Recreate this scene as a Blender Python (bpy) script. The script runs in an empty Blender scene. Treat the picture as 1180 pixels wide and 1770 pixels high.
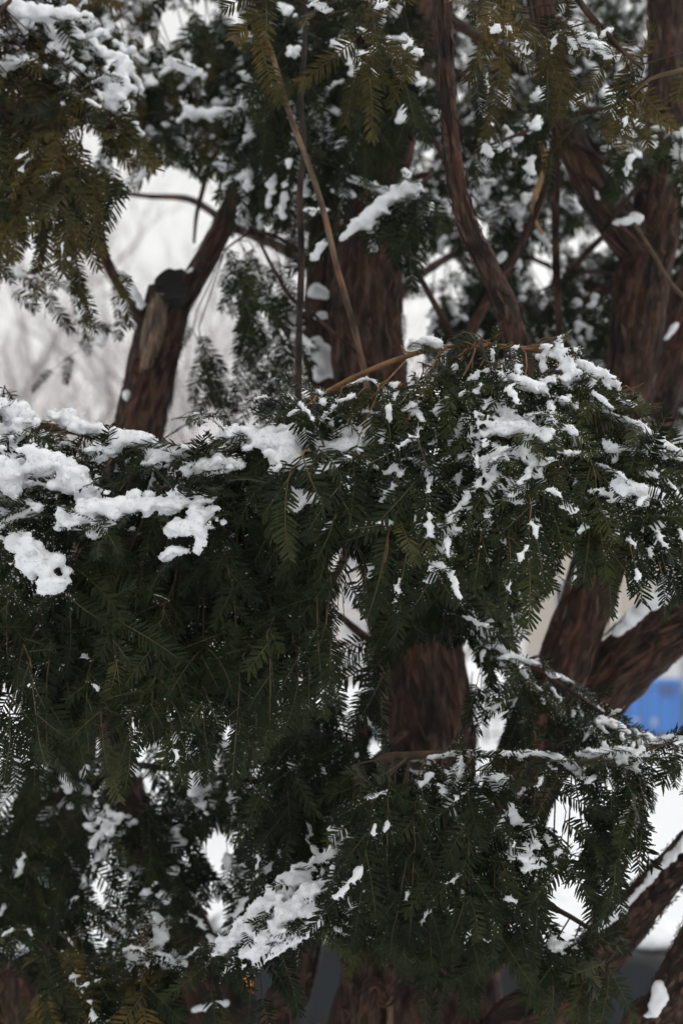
import bpy, math, random
import numpy as np
from mathutils import Vector, Matrix, noise

random.seed(7)
RNG = np.random.default_rng(7)
R = math.radians
scene = bpy.context.scene
COL = scene.collection

# ------------------------------------------------------------------ camera, sky, sun, exposure
CAM_Z = 2.75
PITCH = math.atan(235 / 2458.0)
cd = bpy.data.cameras.new('camera')
cam = bpy.data.objects.new('camera', cd)
COL.objects.link(cam)
cam.location = (0, 0, CAM_Z)
cam.rotation_euler = (math.pi / 2 + PITCH, 0, 0)
cd.sensor_fit = 'HORIZONTAL'
cd.sensor_width = 24
cd.lens = 50
cd.clip_start = 0.05
cd.clip_end = 3000
cd.dof.use_dof = True
cd.dof.focus_distance = 1.74
cd.dof.aperture_fstop = 4.0
scene.camera = cam

world = bpy.data.worlds.new('World')
scene.world = world
world.use_nodes = True
wn, wl = world.node_tree.nodes, world.node_tree.links
sky = wn.new('ShaderNodeTexSky')
sky.sky_type = 'NISHITA'
sky.sun_disc = False
SUN_EL, SUN_AZ = R(60), R(80)
sky.sun_elevation = SUN_EL
sky.sun_rotation = SUN_AZ
sky.air_density = 4.0
sky.dust_density = 1.0
sky.ozone_density = 1.0
hs = wn.new('ShaderNodeHueSaturation')          # overcast: the cloud deck takes the blue out of the sky
hs.inputs['Saturation'].default_value = 0.06
wl.new(sky.outputs[0], hs.inputs['Color'])
wl.new(hs.outputs[0], wn['Background'].inputs['Color'])
wn['Background'].inputs['Strength'].default_value = 0.15

sd = bpy.data.lights.new('sun', 'SUN')
sun = bpy.data.objects.new('sun', sd)
COL.objects.link(sun)
sd.energy = 0.5
sd.angle = R(25)
sd.color = (1.0, 0.97, 0.94)
# sun_rotation is measured clockwise from +Y
sdir = Vector((math.sin(SUN_AZ) * math.cos(SUN_EL), math.cos(SUN_AZ) * math.cos(SUN_EL), math.sin(SUN_EL)))
sun.rotation_euler = sdir.to_track_quat('Z', 'Y').to_euler()

vs = scene.view_settings
vs.view_transform = 'Standard'
vs.look = 'None'
vs.gamma = 1.0
vs.exposure = 0.16
scene.render.engine = 'CYCLES'
cy = scene.cycles
cy.use_denoising = True
cy.max_bounces = 8
cy.diffuse_bounces = 4
cy.glossy_bounces = 2
cy.transmission_bounces = 4
cy.transparent_max_bounces = 8
cy.volume_bounces = 3
cy.caustics_reflective = False
cy.caustics_refractive = False

# ------------------------------------------------------------------ helpers
F = 2458.0
FWD = np.array([0, math.cos(PITCH), math.sin(PITCH)])
UPV = np.array([0, -math.sin(PITCH), math.cos(PITCH)])
RGT = np.array([1.0, 0, 0])
CAMP = np.array([0, 0, CAM_Z])

def P(px, py, d):
    """a point d metres ahead whose direction is that of the photo's pixel px, py"""
    return CAMP + d * FWD + RGT * (d * (px - 590) / F) - UPV * (d * (py - 885) / F)

def proj(p):
    v = p - CAMP
    d = v @ FWD
    return 590 + F * (v @ RGT) / d, 885 - F * (v @ UPV) / d, d

def uni(a, b):
    return random.uniform(a, b)

def nrm(v):
    return v / (np.linalg.norm(v) + 1e-12)

def link(name, data, parent=None):
    o = bpy.data.objects.new(name, data)
    COL.objects.link(o)
    if parent is not None:
        o.parent = parent
    return o

def tag(o, label=None, cat=None, group=None, kind=None):
    if label: o['label'] = label
    if cat: o['category'] = cat
    if group: o['group'] = group
    if kind: o['kind'] = kind
    return o

def np_mesh(name, V, Q, mats, mi=None, smooth=True):
    """a mesh of quads from numpy arrays"""
    me = bpy.data.meshes.new(name)
    me.vertices.add(len(V))
    me.vertices.foreach_set('co', np.ascontiguousarray(V, dtype=np.float32).ravel())
    k = Q.shape[1]
    me.loops.add(Q.size)
    me.loops.foreach_set('vertex_index', np.ascontiguousarray(Q, dtype=np.int32).ravel())
    me.polygons.add(len(Q))
    me.polygons.foreach_set('loop_start', np.arange(0, Q.size, k, dtype=np.int32))
    if mi is not None:
        me.polygons.foreach_set('material_index', np.ascontiguousarray(mi, dtype=np.int32))
    me.polygons.foreach_set('use_smooth', np.full(len(Q), smooth, dtype=bool))
    for m in mats:
        me.materials.append(m)
    me.update(calc_edges=True)
    me.validate()
    return me

class MB:
    """collects boxes, prisms and tubes; build() links them as one mesh object"""
    def __init__(self):
        self.v, self.f, self.uv = [], [], []
    def add(self, vs, fs):
        b = len(self.v)
        self.v += [tuple(x) for x in vs]
        self.f += [tuple(b + i for i in f) for f in fs]
    def box(self, c, s, rz=0.0):
        cx, cy_, cz = c
        ca, sa = math.cos(rz), math.sin(rz)
        vs = []
        for z in (-.5, .5):
            for x, y in ((-.5, -.5), (.5, -.5), (.5, .5), (-.5, .5)):
                X, Y = x * s[0], y * s[1]
                vs.append((cx + X * ca - Y * sa, cy_ + X * sa + Y * ca, cz + z * s[2]))
        self.add(vs, [(0, 3, 2, 1), (4, 5, 6, 7), (0, 1, 5, 4), (1, 2, 6, 5), (2, 3, 7, 6), (3, 0, 4, 7)])
        return self
    def prism(self, prof, y0, y1):
        """profile of (x, z) points pushed out along y"""
        n = len(prof)
        vs = [(x, y0, z) for x, z in prof] + [(x, y1, z) for x, z in prof]
        fs = [tuple(range(n)), tuple(range(2 * n - 1, n - 1, -1))]
        fs += [(i, i + n, (i + 1) % n + n, (i + 1) % n) for i in range(n)]
        self.add(vs, fs)
        return self
    def build(self, name, mat, parent=None, smooth=False, bevel=0):
        me = bpy.data.meshes.new(name)
        me.from_pydata(self.v, [], self.f)
        me.validate()
        if smooth:
            me.polygons.foreach_set('use_smooth', [True] * len(me.polygons))
        if mat: me.materials.append(mat)
        o = link(name, me, parent)
        if bevel:
            m = o.modifiers.new('bevel', 'BEVEL')
            m.width = bevel
            m.segments = 2
        return o

def catmull(pts, n):
    pts = np.asarray(pts, float)
    if len(pts) == 2:
        t = np.linspace(0, 1, n)[:, None]
        return pts[0] * (1 - t) + pts[1] * t
    q = np.vstack([2 * pts[0] - pts[1], pts, 2 * pts[-1] - pts[-2]])
    seg = len(pts) - 1
    out = []
    for i in range(n):
        u = i / (n - 1) * seg
        k = min(int(u), seg - 1)
        t = u - k
        p0, p1, p2, p3 = q[k], q[k + 1], q[k + 2], q[k + 3]
        out.append(0.5 * ((2 * p1) + (-p0 + p2) * t + (2 * p0 - 5 * p1 + 4 * p2 - p3) * t * t + (-p0 + 3 * p1 - 3 * p2 + p3) * t ** 3))
    return np.array(out)

def tube_arrays(path, rad, seg, rough=0.0, freq=14.0, flute=0.0, seed=0.0, cap=True):
    """a tapered tube along path; rough = relief relative to the radius, flute = long ridges"""
    n = len(path)
    T = np.gradient(path, axis=0)
    T /= np.linalg.norm(T, axis=1)[:, None] + 1e-12
    ref = np.array([0.0, 1.0, 0.0]) if abs(T[0][1]) < 0.9 else np.array([1.0, 0, 0])
    V, UV = [], []
    along = 0.0
    for i in range(n):
        a = nrm(np.cross(T[i], ref))
        b = np.cross(T[i], a)
        ref = np.cross(a, T[i])
        if i: along += np.linalg.norm(path[i] - path[i - 1])
        for j in range(seg):
            th = 2 * math.pi * j / seg
            r = rad[i]
            if rough or flute:
                c, s = math.cos(th), math.sin(th)
                k = 0.0
                if flute:
                    k += flute * noise.noise((c * 1.7 + seed, s * 1.7, along * 2.2 + seed))
                    k += flute * 0.5 * noise.noise((c * 4.5 + seed, s * 4.5 + 7, along * 5))
                    h = noise.noise((c * 8 + seed, s * 8 + 3, along * 11))
                    k += flute * .45 * (1 - 2.4 * abs(h))
                if rough:
                    k += rough * noise.noise((path[i][0] * freq + c * 2 + seed, path[i][1] * freq + s * 2, path[i][2] * freq))
                r = r * (1 + k)
            V.append(path[i] + r * (math.cos(th) * a + math.sin(th) * b))
            UV.append((j / seg, along))
    Q = []
    for i in range(n - 1):
        for j in range(seg):
            j2 = (j + 1) % seg
            Q.append((i * seg + j, i * seg + j2, (i + 1) * seg + j2, (i + 1) * seg + j))
    return np.array(V), Q

class Wood:
    """tubes joined into one woody mesh, with the length along the wood kept for the bark's grain"""
    def __init__(self): self.V, self.Q, self.A, self.n = [], [], [], 0
    def tube(self, pts, radii, seg=8, steps=None, rough=0, freq=14, flute=0, cap=False):
        pts = np.asarray(pts, float)
        L = np.linalg.norm(np.diff(pts, axis=0), axis=1).sum()
        steps = steps or max(4, int(L / (0.016 if flute else 0.03)))
        path = catmull(pts, steps)
        rr = np.interp(np.linspace(0, 1, steps), np.linspace(0, 1, len(radii)), radii)
        self.last = (path, rr)
        V, Q = tube_arrays(path, rr, seg, rough, freq, flute, seed=self.n * 0.37)
        self.V.append(V)
        self.Q += [tuple(x + self.n for x in q) for q in Q]
        # grain coordinates: around (cos, sin) and along
        al = np.concatenate([[0], np.cumsum(np.linalg.norm(np.diff(path, axis=0), axis=1))])
        th = np.arange(seg) * 2 * math.pi / seg
        off = uni(0, 30)
        A = np.stack([np.tile(np.cos(th), steps) * np.repeat(rr, seg), np.tile(np.sin(th), steps) * np.repeat(rr, seg), np.repeat(al + off, seg)], 1)
        self.A.append(A)
        base = self.n
        self.n += len(V)
        if cap:
            for row in (0, steps - 1):
                self.V.append(path[row][None])
                self.A.append(np.array([[0, 0, al[row] + off]]))
                c = self.n
                self.n += 1
                for j in range(0, seg, 1):
                    a, b = base + row * seg + j, base + row * seg + (j + 1) % seg
                    self.Q.append((a, b, c, c) if row else (b, a, c, c))
        return path
    def build(self, name, mat, parent):
        V, A = np.vstack(self.V), np.vstack(self.A)
        me = bpy.data.meshes.new(name)
        me.from_pydata(V.tolist(), [], [q if q[2] != q[3] else q[:3] for q in self.Q])
        me.polygons.foreach_set('use_smooth', [True] * len(me.polygons))
        at = me.attributes.new('grain', 'FLOAT_VECTOR', 'POINT')
        at.data.foreach_set('vector', A.astype(np.float32).ravel())
        me.materials.append(mat)
        return link(name, me, parent)

# ------------------------------------------------------------------ materials
def mat(name):
    m = bpy.data.materials.new(name)
    m.use_nodes = True
    nt = m.node_tree
    return m, nt.nodes, nt.links, nt.nodes['Principled BSDF']

def ramp(N, stops):
    r = N.new('ShaderNodeValToRGB')
    e = r.color_ramp.elements
    while len(e) < len(stops): e.new(0.5)
    for el, (p, c) in zip(e, stops):
        el.position = p
        el.color = (*c, 1)
    return r

def needle_mat(name, c1, c2, c3):
    m, N, L, b = mat(name)
    g = N.new('ShaderNodeNewGeometry')
    n1 = N.new('ShaderNodeTexNoise'); n1.inputs['Scale'].default_value = 9
    n2 = N.new('ShaderNodeTexNoise'); n2.inputs['Scale'].default_value = 160
    L.new(g.outputs['Position'], n1.inputs['Vector']); L.new(g.outputs['Position'], n2.inputs['Vector'])
    ad = N.new('ShaderNodeMath'); ad.operation = 'ADD'
    L.new(n1.outputs['Fac'], ad.inputs[0])
    mu = N.new('ShaderNodeMath'); mu.operation = 'MULTIPLY_ADD'; mu.inputs[1].default_value = 0.7; mu.inputs[2].default_value = -0.35
    L.new(n2.outputs['Fac'], mu.inputs[0]); L.new(mu.outputs[0], ad.inputs[1])
    r = ramp(N, [(0.3, c1), (0.55, c2), (0.8, c3)])
    L.new(ad.outputs[0], r.inputs[0])
    L.new(r.outputs[0], b.inputs['Base Color'])
    b.inputs['Roughness'].default_value = 0.38
    b.inputs['Specular IOR Level'].default_value = 0.09
    return m

def plain(name, c, rough=0.7, metal=0.0, var=0.15, scale=8, bump=0.0):
    m, N, L, b = mat(name)
    t = N.new('ShaderNodeTexNoise'); t.inputs['Scale'].default_value = scale; t.inputs['Detail'].default_value = 6
    co = N.new('ShaderNodeTexCoord')
    L.new(co.outputs['Object'], t.inputs['Vector'])
    r = ramp(N, [(0.3, tuple(x * (1 - var) for x in c)), (0.7, tuple(min(1, x * (1 + var)) for x in c))])
    L.new(t.outputs['Fac'], r.inputs[0]); L.new(r.outputs[0], b.inputs['Base Color'])
    b.inputs['Roughness'].default_value = rough
    b.inputs['Metallic'].default_value = metal
    if bump:
        bp = N.new('ShaderNodeBump'); bp.inputs['Strength'].default_value = bump
        L.new(t.outputs['Fac'], bp.inputs['Height']); L.new(bp.outputs[0], b.inputs['Normal'])
    return m

def bark_mat(name, dark, mid, light, bump=0.9):
    m, N, L, b = mat(name)
    at = N.new('ShaderNodeAttribute'); at.attribute_name = 'grain'
    mp = N.new('ShaderNodeMapping'); mp.inputs['Scale'].default_value = (55, 55, 13)
    L.new(at.outputs['Vector'], mp.inputs['Vector'])
    n1 = N.new('ShaderNodeTexNoise'); n1.inputs['Scale'].default_value = 1.6; n1.inputs['Detail'].default_value = 9; n1.inputs['Roughness'].default_value = 0.62
    n1.inputs['Distortion'].default_value = 0.6
    L.new(mp.outputs[0], n1.inputs['Vector'])
    mp2 = N.new('ShaderNodeMapping'); mp2.inputs['Scale'].default_value = (26, 26, 11)
    L.new(at.outputs['Vector'], mp2.inputs['Vector'])
    n2 = N.new('ShaderNodeTexNoise'); n2.inputs['Scale'].default_value = 1.3; n2.inputs['Detail'].default_value = 5
    L.new(mp2.outputs[0], n2.inputs['Vector'])
    r1 = ramp(N, [(0.36, dark), (0.5, mid), (0.66, light)])
    L.new(n1.outputs['Fac'], r1.inputs[0])
    r2 = ramp(N, [(0.36, (0.35, 0.32, 0.32)), (0.5, (1, 1, 1)), (0.64, (1.2, 0.88, 0.76))])
    L.new(n2.outputs['Fac'], r2.inputs[0])
    mx = N.new('ShaderNodeMix'); mx.data_type = 'RGBA'; mx.blend_type = 'MULTIPLY'; mx.inputs[0].default_value = 1
    L.new(r1.outputs[0], mx.inputs['A']); L.new(r2.outputs[0], mx.inputs['B'])
    L.new(mx.outputs['Result'], b.inputs['Base Color'])
    ad = N.new('ShaderNodeMath'); ad.operation = 'ADD'
    L.new(n1.outputs['Fac'], ad.inputs[0]); L.new(n2.outputs['Fac'], ad.inputs[1])
    bp = N.new('ShaderNodeBump'); bp.inputs['Strength'].default_value = bump; bp.inputs['Distance'].default_value = 0.02
    L.new(ad.outputs[0], bp.inputs['Height']); L.new(bp.outputs[0], b.inputs['Normal'])
    b.inputs['Roughness'].default_value = 0.85
    b.inputs['Specular IOR Level'].default_value = 0.2
    return m

def snow_mat():
    m, N, L, b = mat('snow')
    g = N.new('ShaderNodeNewGeometry')
    n1 = N.new('ShaderNodeTexNoise'); n1.inputs['Scale'].default_value = 420; n1.inputs['Detail'].default_value = 3
    n2 = N.new('ShaderNodeTexNoise'); n2.inputs['Scale'].default_value = 60; n2.inputs['Detail'].default_value = 4
    L.new(g.outputs['Position'], n1.inputs['Vector']); L.new(g.outputs['Position'], n2.inputs['Vector'])
    r = ramp(N, [(0.3, (0.80, 0.82, 0.85)), (0.7, (0.89, 0.90, 0.91))])
    L.new(n2.outputs['Fac'], r.inputs[0]); L.new(r.outputs[0], b.inputs['Base Color'])
    ad = N.new('ShaderNodeMath'); ad.operation = 'MULTIPLY_ADD'; ad.inputs[1].default_value = 0.45
    L.new(n1.outputs['Fac'], ad.inputs[0]); L.new(n2.outputs['Fac'], ad.inputs[2])
    bp = N.new('ShaderNodeBump'); bp.inputs['Strength'].default_value = 0.55; bp.inputs['Distance'].default_value = 0.004
    L.new(ad.outputs[0], bp.inputs['Height']); L.new(bp.outputs[0], b.inputs['Normal'])
    b.inputs['Roughness'].default_value = 0.75
    b.inputs['Specular IOR Level'].default_value = 0.25
    b.inputs['Subsurface Weight'].default_value = 0.35
    b.inputs['Subsurface Radius'].default_value = (1.0, 1.0, 1.1)
    b.inputs['Subsurface Scale'].default_value = 0.006
    return m

NEEDLE = needle_mat('yew_needle_dark', (0.005, 0.009, 0.003), (0.011, 0.017, 0.0055), (0.030, 0.035, 0.011))
NEEDLE_OLIVE = needle_mat('yew_needle_olive', (0.020, 0.018, 0.006), (0.052, 0.042, 0.011), (0.125, 0.080, 0.020))
NEEDLE_YOUNG = needle_mat('yew_needle_young', (0.012, 0.018, 0.006), (0.027, 0.034, 0.010), (0.062, 0.060, 0.018))
TWIG = plain('yew_twig', (0.075, 0.046, 0.021), 0.8, var=0.5, scale=60)
ORANGE = plain('orange_twig', (0.17, 0.085, 0.028), 0.8, var=0.55, scale=50, bump=.4)
TWIG_GREEN = plain('young_twig', (0.058, 0.043, 0.014), 0.7, var=0.4, scale=60)
BARK = bark_mat('yew_bark', (0.013, 0.008, 0.006), (0.050, 0.030, 0.022), (0.125, 0.080, 0.060))
BARK_GREY = bark_mat('bare_stem_bark', (0.05, 0.035, 0.025), (0.12, 0.085, 0.06), (0.22, 0.165, 0.12), 0.4)
BARK_DARK = bark_mat('black_stem_bark', (0.012, 0.010, 0.009), (0.03, 0.024, 0.02), (0.06, 0.045, 0.035), 0.4)
WOODGREY = bark_mat('weathered_wood', (0.05, 0.04, 0.03), (0.17, 0.135, 0.10), (0.34, 0.28, 0.21))
HOLLOW = plain('rotten_hollow_shade', (0.008, 0.007, 0.006), 0.95)  # rotted wood, painted near black so the shallow cap looks deeply shaded
SNOW = snow_mat()

# ------------------------------------------------------------------ yew shoots: an axis with two ranks of flat needles
def shoot_arrays(L, bend, sway, hi, rs):
    rnd = random.Random(rs)
    n = int(L / 0.0050)
    def axis(t):
        a = bend * t
        x = L * (math.sin(a) / bend if abs(bend) > 1e-3 else t)
        z = -L * ((1 - math.cos(a)) / bend if abs(bend) > 1e-3 else 0)
        return np.array([x, sway * L * t * t, z]), np.array([math.cos(a), 2 * sway * t, -math.sin(a)]), np.array([math.sin(a), 0, math.cos(a)])
    V, Q, MI, TIPS = [], [], [], []
    if hi: S, Wd = (0, .16, .55, .88, 1.0), (.35, .95, 1.0, .78, .12)
    else: S, Wd = (0, .55, 1.0), (.6, 1.0, .28)
    for i in range(n):
        for sd_ in (-1, 1):
            t = min(1.0, (i + (0.5 if sd_ > 0 else 0.0) + rnd.uniform(-.2, .2)) / n)
            t = max(0, t)
            if rnd.random() < 0.08: continue
            p, T, Nn = axis(t)
            T = nrm(T)
            a = R(66 - 34 * t ** 2.2 + rnd.uniform(-9, 9))
            side = np.array([0, 1.0, 0]) * sd_
            lift = rnd.uniform(-.10, .28)
            D = nrm(T * math.cos(a) + side * math.sin(a) + Nn * lift)
            ln = 0.0215 * (0.62 + 0.38 * math.sin(math.pi * min(1, 0.22 + t * 0.62))) * rnd.uniform(.82, 1.12)
            if t > .9: ln *= 0.8
            w = 0.00170 * rnd.uniform(.85, 1.15) * (1.0 if hi else 1.15)
            Wv = nrm(np.cross(D, Nn) + Nn * rnd.uniform(-.35, .35))
            K = np.cross(Wv, D)
            cur = rnd.uniform(-.02, .16) * ln
            swp = rnd.uniform(.02, .14) * ln
            base = len(V)
            for s, wd in zip(S, Wd):
                c = p + D * (ln * s) - Nn * (cur * s * s) + T * (swp * s * s)
                if hi:
                    V += [c - Wv * w * wd, c + K * w * .35 * wd, c + Wv * w * wd]
                else:
                    V += [c - Wv * w * wd, c + Wv * w * wd]
            k = 3 if hi else 2
            for r_ in range(len(S) - 1):
                for q in range(k - 1):
                    o = base + r_ * k + q
                    Q.append((o, o + 1, o + k + 1, o + k)); MI.append(0)
            TIPS.append((p, p + D * ln * .6, t))
    ns, seg = (9, 5) if hi else (5, 3)
    base = len(V)
    for i in range(ns):
        t = i / (ns - 1)
        p, T, Nn = axis(t)
        r = 0.00125 * (1 - .55 * t)
        for j in range(seg):
            th = 2 * math.pi * j / seg
            V.append(p + Nn * (r * math.cos(th)) + np.array([0, r * math.sin(th), 0]))
    for i in range(ns - 1):
        for j in range(seg):
            j2 = (j + 1) % seg
            Q.append((base + i * seg + j, base + i * seg + j2, base + (i + 1) * seg + j2, base + (i + 1) * seg + j)); MI.append(1)
    AX = np.array([axis(t)[0] for t in np.linspace(0, 1, 9)])
    tp = np.array([np.concatenate([a, b]) for a, b, _ in TIPS])
    return np.array(V), np.array(Q), np.array(MI), AX, tp

VAR = []
for k in range(12):
    L_ = 0.052 + 0.0062 * k
    bend = random.uniform(.15, .95)
    sway = random.uniform(-.14, .14)
    VAR.append({'L': L_, 'hi': shoot_arrays(L_, bend, sway, True, 100 + k), 'lo': shoot_arrays(L_, bend, sway, False, 100 + k), 'me': {}})

def shoot_mesh(v, olive):
    d = VAR[v]['me']
    if olive not in d:
        V, Q, MI, _, _ = VAR[v]['hi']
        d[olive] = np_mesh('yew_shoot', V, Q, [(NEEDLE, NEEDLE_OLIVE, NEEDLE_YOUNG)[olive], TWIG_GREEN], MI)
    return d[olive]

HOLES = []     # (px, py, rx, ry, up to depth): gaps in the crown
def in_hole(p):
    x, y, d = proj(p)
    for hx, hy, rx, ry, dm in HOLES:
        if d < dm and ((x - hx) / rx) ** 2 + ((y - hy) / ry) ** 2 < 1: return True
    return False

BOUGHS, ALL_SHOOTS = [], []
class Bough:
    def __init__(self, pts, r0=.012, r1=.004, olive=0.0, snow=.2, out=None, label=None, name='bough', voxel=.0034, rough=.25, young=.12):
        self.young = young
        self.wood, self.shoots, self.blobs, self.grains, self.cores = Wood(), [], [], [], []
        self.olive, self.snow, self.name, self.label, self.voxel = olive, snow, name, label, voxel
        self.out = nrm(np.array(out if out is not None else (0, -1.0, 0)))
        self.path = self.wood.tube([P(*p) for p in pts], list(np.linspace(r0, r1, 4)), seg=8, rough=rough, freq=40, cap=True)
        BOUGHS.append(self)
    def nearest(self, p):
        return self.path[np.argmin(((self.path - p) ** 2).sum(1))]
    def shoot(self, o, d, n, scale=1.0, v=None, snow=None):
        d = nrm(d)
        n = nrm(n - d * (n @ d))
        s = np.cross(n, d)
        M = np.stack([d, s, n], 1) * scale
        v = random.randrange(12) if v is None else v
        mid = o + M @ VAR[v]['hi'][3][5]
        tip = o + M @ VAR[v]['hi'][3][8]
        if in_hole(mid) or in_hole(tip): return
        pr = proj(mid)
        sh = {'o': o, 'M': M, 'v': v, 'b': self, 'pr': pr, 'olive': 1 if random.random() < self.olive else 2 if random.random() < self.young else 0, 'bare': snow == 0}
        self.shoots.append(sh)
        ALL_SHOOTS.append(sh)
        sn = self.snow if snow is None else snow
        for zx, zy, rx, ry, pz in SNOWZ:
            if ((pr[0] - zx) / rx) ** 2 + ((pr[1] - zy) / ry) ** 2 < 1: sn = max(sn, pz)
        if d[2] < -.75: sn *= .8 if self.young > .3 else .45
        if random.random() < sn: self.dust(sh, min(1, sn + .15))
    def dust(self, sh, amt):
        V, Q, MI, AX, TP = VAR[sh['v']]['hi']
        o, M = sh['o'], sh['M']
        nz = M[:, 2] / np.linalg.norm(M[:, 2])
        up = np.array([0, 0, 1.0])
        lift = nrm(up * .7 + nz * (.6 if nz[2] > -.2 else -.2))
        d = sh['pr'][2]
        far = d > 2.25
        a, b_ = sorted((uni(0, 1), uni(0, 1)))
        if b_ - a < .35: a, b_ = max(0, a - .2), min(1, b_ + .25)
        if far:
            for t in np.linspace(a, b_, 11):
                p = o + M @ np.array([np.interp(t, np.linspace(0, 1, 9), AX[:, i]) for i in range(3)])
                self.blobs.append((p + lift * .004 + RNG.normal(0, .0035, 3), uni(.0038, .0088), .7))
        else:
            a, b_ = max(0, a), min(1, a + uni(.2, .5))
            for t in np.linspace(a, b_, 16):
                p = o + M @ np.array([np.interp(t, np.linspace(0, 1, 9), AX[:, i]) for i in range(3)])
                self.blobs.append((p + lift * .0018 + RNG.normal(0, .0016, 3), uni(.0016, .0036) * (0.6 + .6 * amt), .8))
            for q in TP[RNG.integers(0, len(TP), int(48 * amt))]:
                f = uni(0, 1.3)
                p = o + M @ (q[:3] * (1 - f) + q[3:] * f)
                self.grains.append((p + lift * .0012, uni(.0003, .0008)))
            for q in TP[int(a * len(TP)):int(b_ * len(TP))]:
                if random.random() > .55 * amt: continue
                for f in (.15, .4, .65):
                    p = o + M @ (q[:3] * (1 - f) + q[3:] * f)
                    self.blobs.append((p + lift * .0014, uni(.0015, .0028), .8))
    def twig(self, p0, p1, p2, sp=.0165, ang=(16, 58), scale=(.72, 1.12), rad=.0012, tie=True, snow=None, grav=.30, nshoots=None, facing=.8):
        t = np.linspace(0, 1, 12)[:, None]
        path = p0 * (1 - t) ** 2 + 2 * p1 * t * (1 - t) + p2 * t * t
        L = np.linalg.norm(np.diff(path, axis=0), axis=1).sum()
        path[1:-1] += RNG.normal(0, .0022, (10, 3))
        pts = [p for p in path]
        if tie:
            q = self.nearest(p0)
            if 0.02 < np.linalg.norm(q - p0) < .8: pts = [q, q * .5 + p0 * .5 + np.array([0, .01, .004])] + pts
        if in_hole(p2) and in_hole(path[7]): return
        kept = len(self.shoots)
        n = nshoots or max(3, int(L / sp))
        for i in range(n + 1):
            u = .06 + .94 * i / n
            k = min(10, int(u * 11))
            o = path[k] + (path[k + 1] - path[k]) * (u * 11 - k)
            T = nrm(path[min(11, k + 1)] - path[max(0, k - 1)])
            nb = nrm(self.out * facing + np.array([0, 0, .55]) + RNG.normal(0, .28, 3))
            nb = nrm(nb - T * (nb @ T))
            sd_ = np.cross(nb, T) * (1 if i % 2 else -1)
            a = R(uni(*ang)) if i < n else R(uni(-8, 8))
            d = nrm(T * math.cos(a) + sd_ * math.sin(a) + np.array([0, 0, -grav * uni(.2, 1.4)]) + RNG.normal(0, .17, 3))
            sc = uni(*scale) * (1.0 - .25 * abs(u - .55))
            self.shoot(o, d, nb, sc, snow=snow)
        if len(self.shoots) - kept > n * .5: self.wood.tube(pts, [rad, rad * .8, rad * .45], seg=5, steps=max(6, int(L / .02)))
    def curtain(self, top, bot, n, d0, d1, fan=.25, tl=(150, 300), fr=(0, .8), dj=.05, outl=.35, snow=None, **kw):
        tx, ty = zip(*top)
        bx, by = zip(*bot)
        x0, x1 = max(tx[0], bx[0]), min(tx[-1], bx[-1])
        cx = .5 * (x0 + x1)
        for i in range(n):
            x = x0 + (x1 - x0) * ((i + uni(-.5, 1.5)) / n)
            ya, yb = np.interp(x, tx, ty), np.interp(x, bx, by)
            f = fr[0] + (fr[1] - fr[0]) * ((i * .618) % 1.0)
            ys = ya + (yb - ya) * f
            ln = min(uni(*tl), max(60, yb - ys - 40 * uni(0, 1)))
            dd = d0 + (d1 - d0) * f + uni(-dj, dj)
            dx = fan * (x - cx) / max(1, (x1 - x0)) * 2 * ln + uni(-.18, .18) * ln
            p0, p2 = P(x, ys, dd), P(x + dx, ys + ln, dd - .02 - .25 * ln / F * d0)
            Lw = ln / F * dd
            p1 = p0 + np.array([0, 0, .12 * Lw]) + self.out * outl * Lw + RGT * (.35 * dx / F * dd)
            self.twig(p0, p1, p2, snow=snow, **kw)
    def ridge(self, pts, dens=1.0, squash=.7, rmul=1.0, dd=0.0, poke=.10):
        """a bank of snow along a line of (px, py, depth, radius in px)"""
        A = np.array([list(P(x, y, d + dd)) + [r * d / F * rmul] for x, y, d, r in pts])
        L = np.linalg.norm(np.diff(A[:, :3], axis=0), axis=1).sum()
        rm = A[:, 3].mean()
        n = max(6, int(L / (rm * .22) * dens))
        C = catmull(A, n)
        for c in C:
            r = max(.003, c[3])
            self.cores.append((c[:3], r))
            for _ in range(3):
                off = RNG.normal(0, .5, 3) * r * np.array([1.1, .8, .5])
                self.blobs.append((c[:3] + off, r * uni(.26, .6), squash))
            for _ in range(3):
                off = RNG.normal(0, .62, 3) * r * np.array([1, .8, .6])
                self.blobs.append((c[:3] + off, r * uni(.10, .25), squash))
            if poke and random.random() < poke:
                o = c[:3] + RNG.normal(0, .3, 3) * r + np.array([0, .3 * r, -.3 * r])
                self.shoot(o, nrm(np.array([uni(-1, 1), uni(-1, -.2), uni(-.5, .8)])), np.array([uni(-.3, .3), -.5, .8]), uni(.4, .75), snow=0)
    def settle(self):
        """snow caught on the needles round each bank of snow"""
        if not self.cores: return
        CC = np.array([c[0] for c in self.cores]); CR = np.array([c[1] for c in self.cores])
        for sh in self.shoots:
            if sh['pr'][2] > 2.6 or sh['bare']: continue
            V, Q, MI, AX, TP = VAR[sh['v']]['hi']
            o, M = sh['o'], sh['M']
            mid = o + M @ AX[4]
            dm = np.sqrt(((CC - mid) ** 2).sum(1))
            if (dm - CR).min() > .07: continue
            for f in (.1, .4, .7, 1.0, 1.4):
                pts = (TP[:, :3] * (1 - f) + TP[:, 3:] * f) @ M.T + o
                dd2 = np.sqrt(((pts[:, None] - CC[None]) ** 2).sum(2)) / CR[None]
                k = dd2.min(1)
                for p, kk in zip(pts, k):
                    if kk < 2.7 and random.random() < .50 * (1 - (kk / 2.7) ** 1.3):
                        self.blobs.append((p + np.array([0, -.0008, .0018]) + RNG.normal(0, .0008, 3), uni(.0014, .0030), .8))
                    elif kk < 3.4 and random.random() < .12:
                        self.grains.append((p + np.array([0, -.0006, .0012]), uni(.0004, .0009)))

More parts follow.
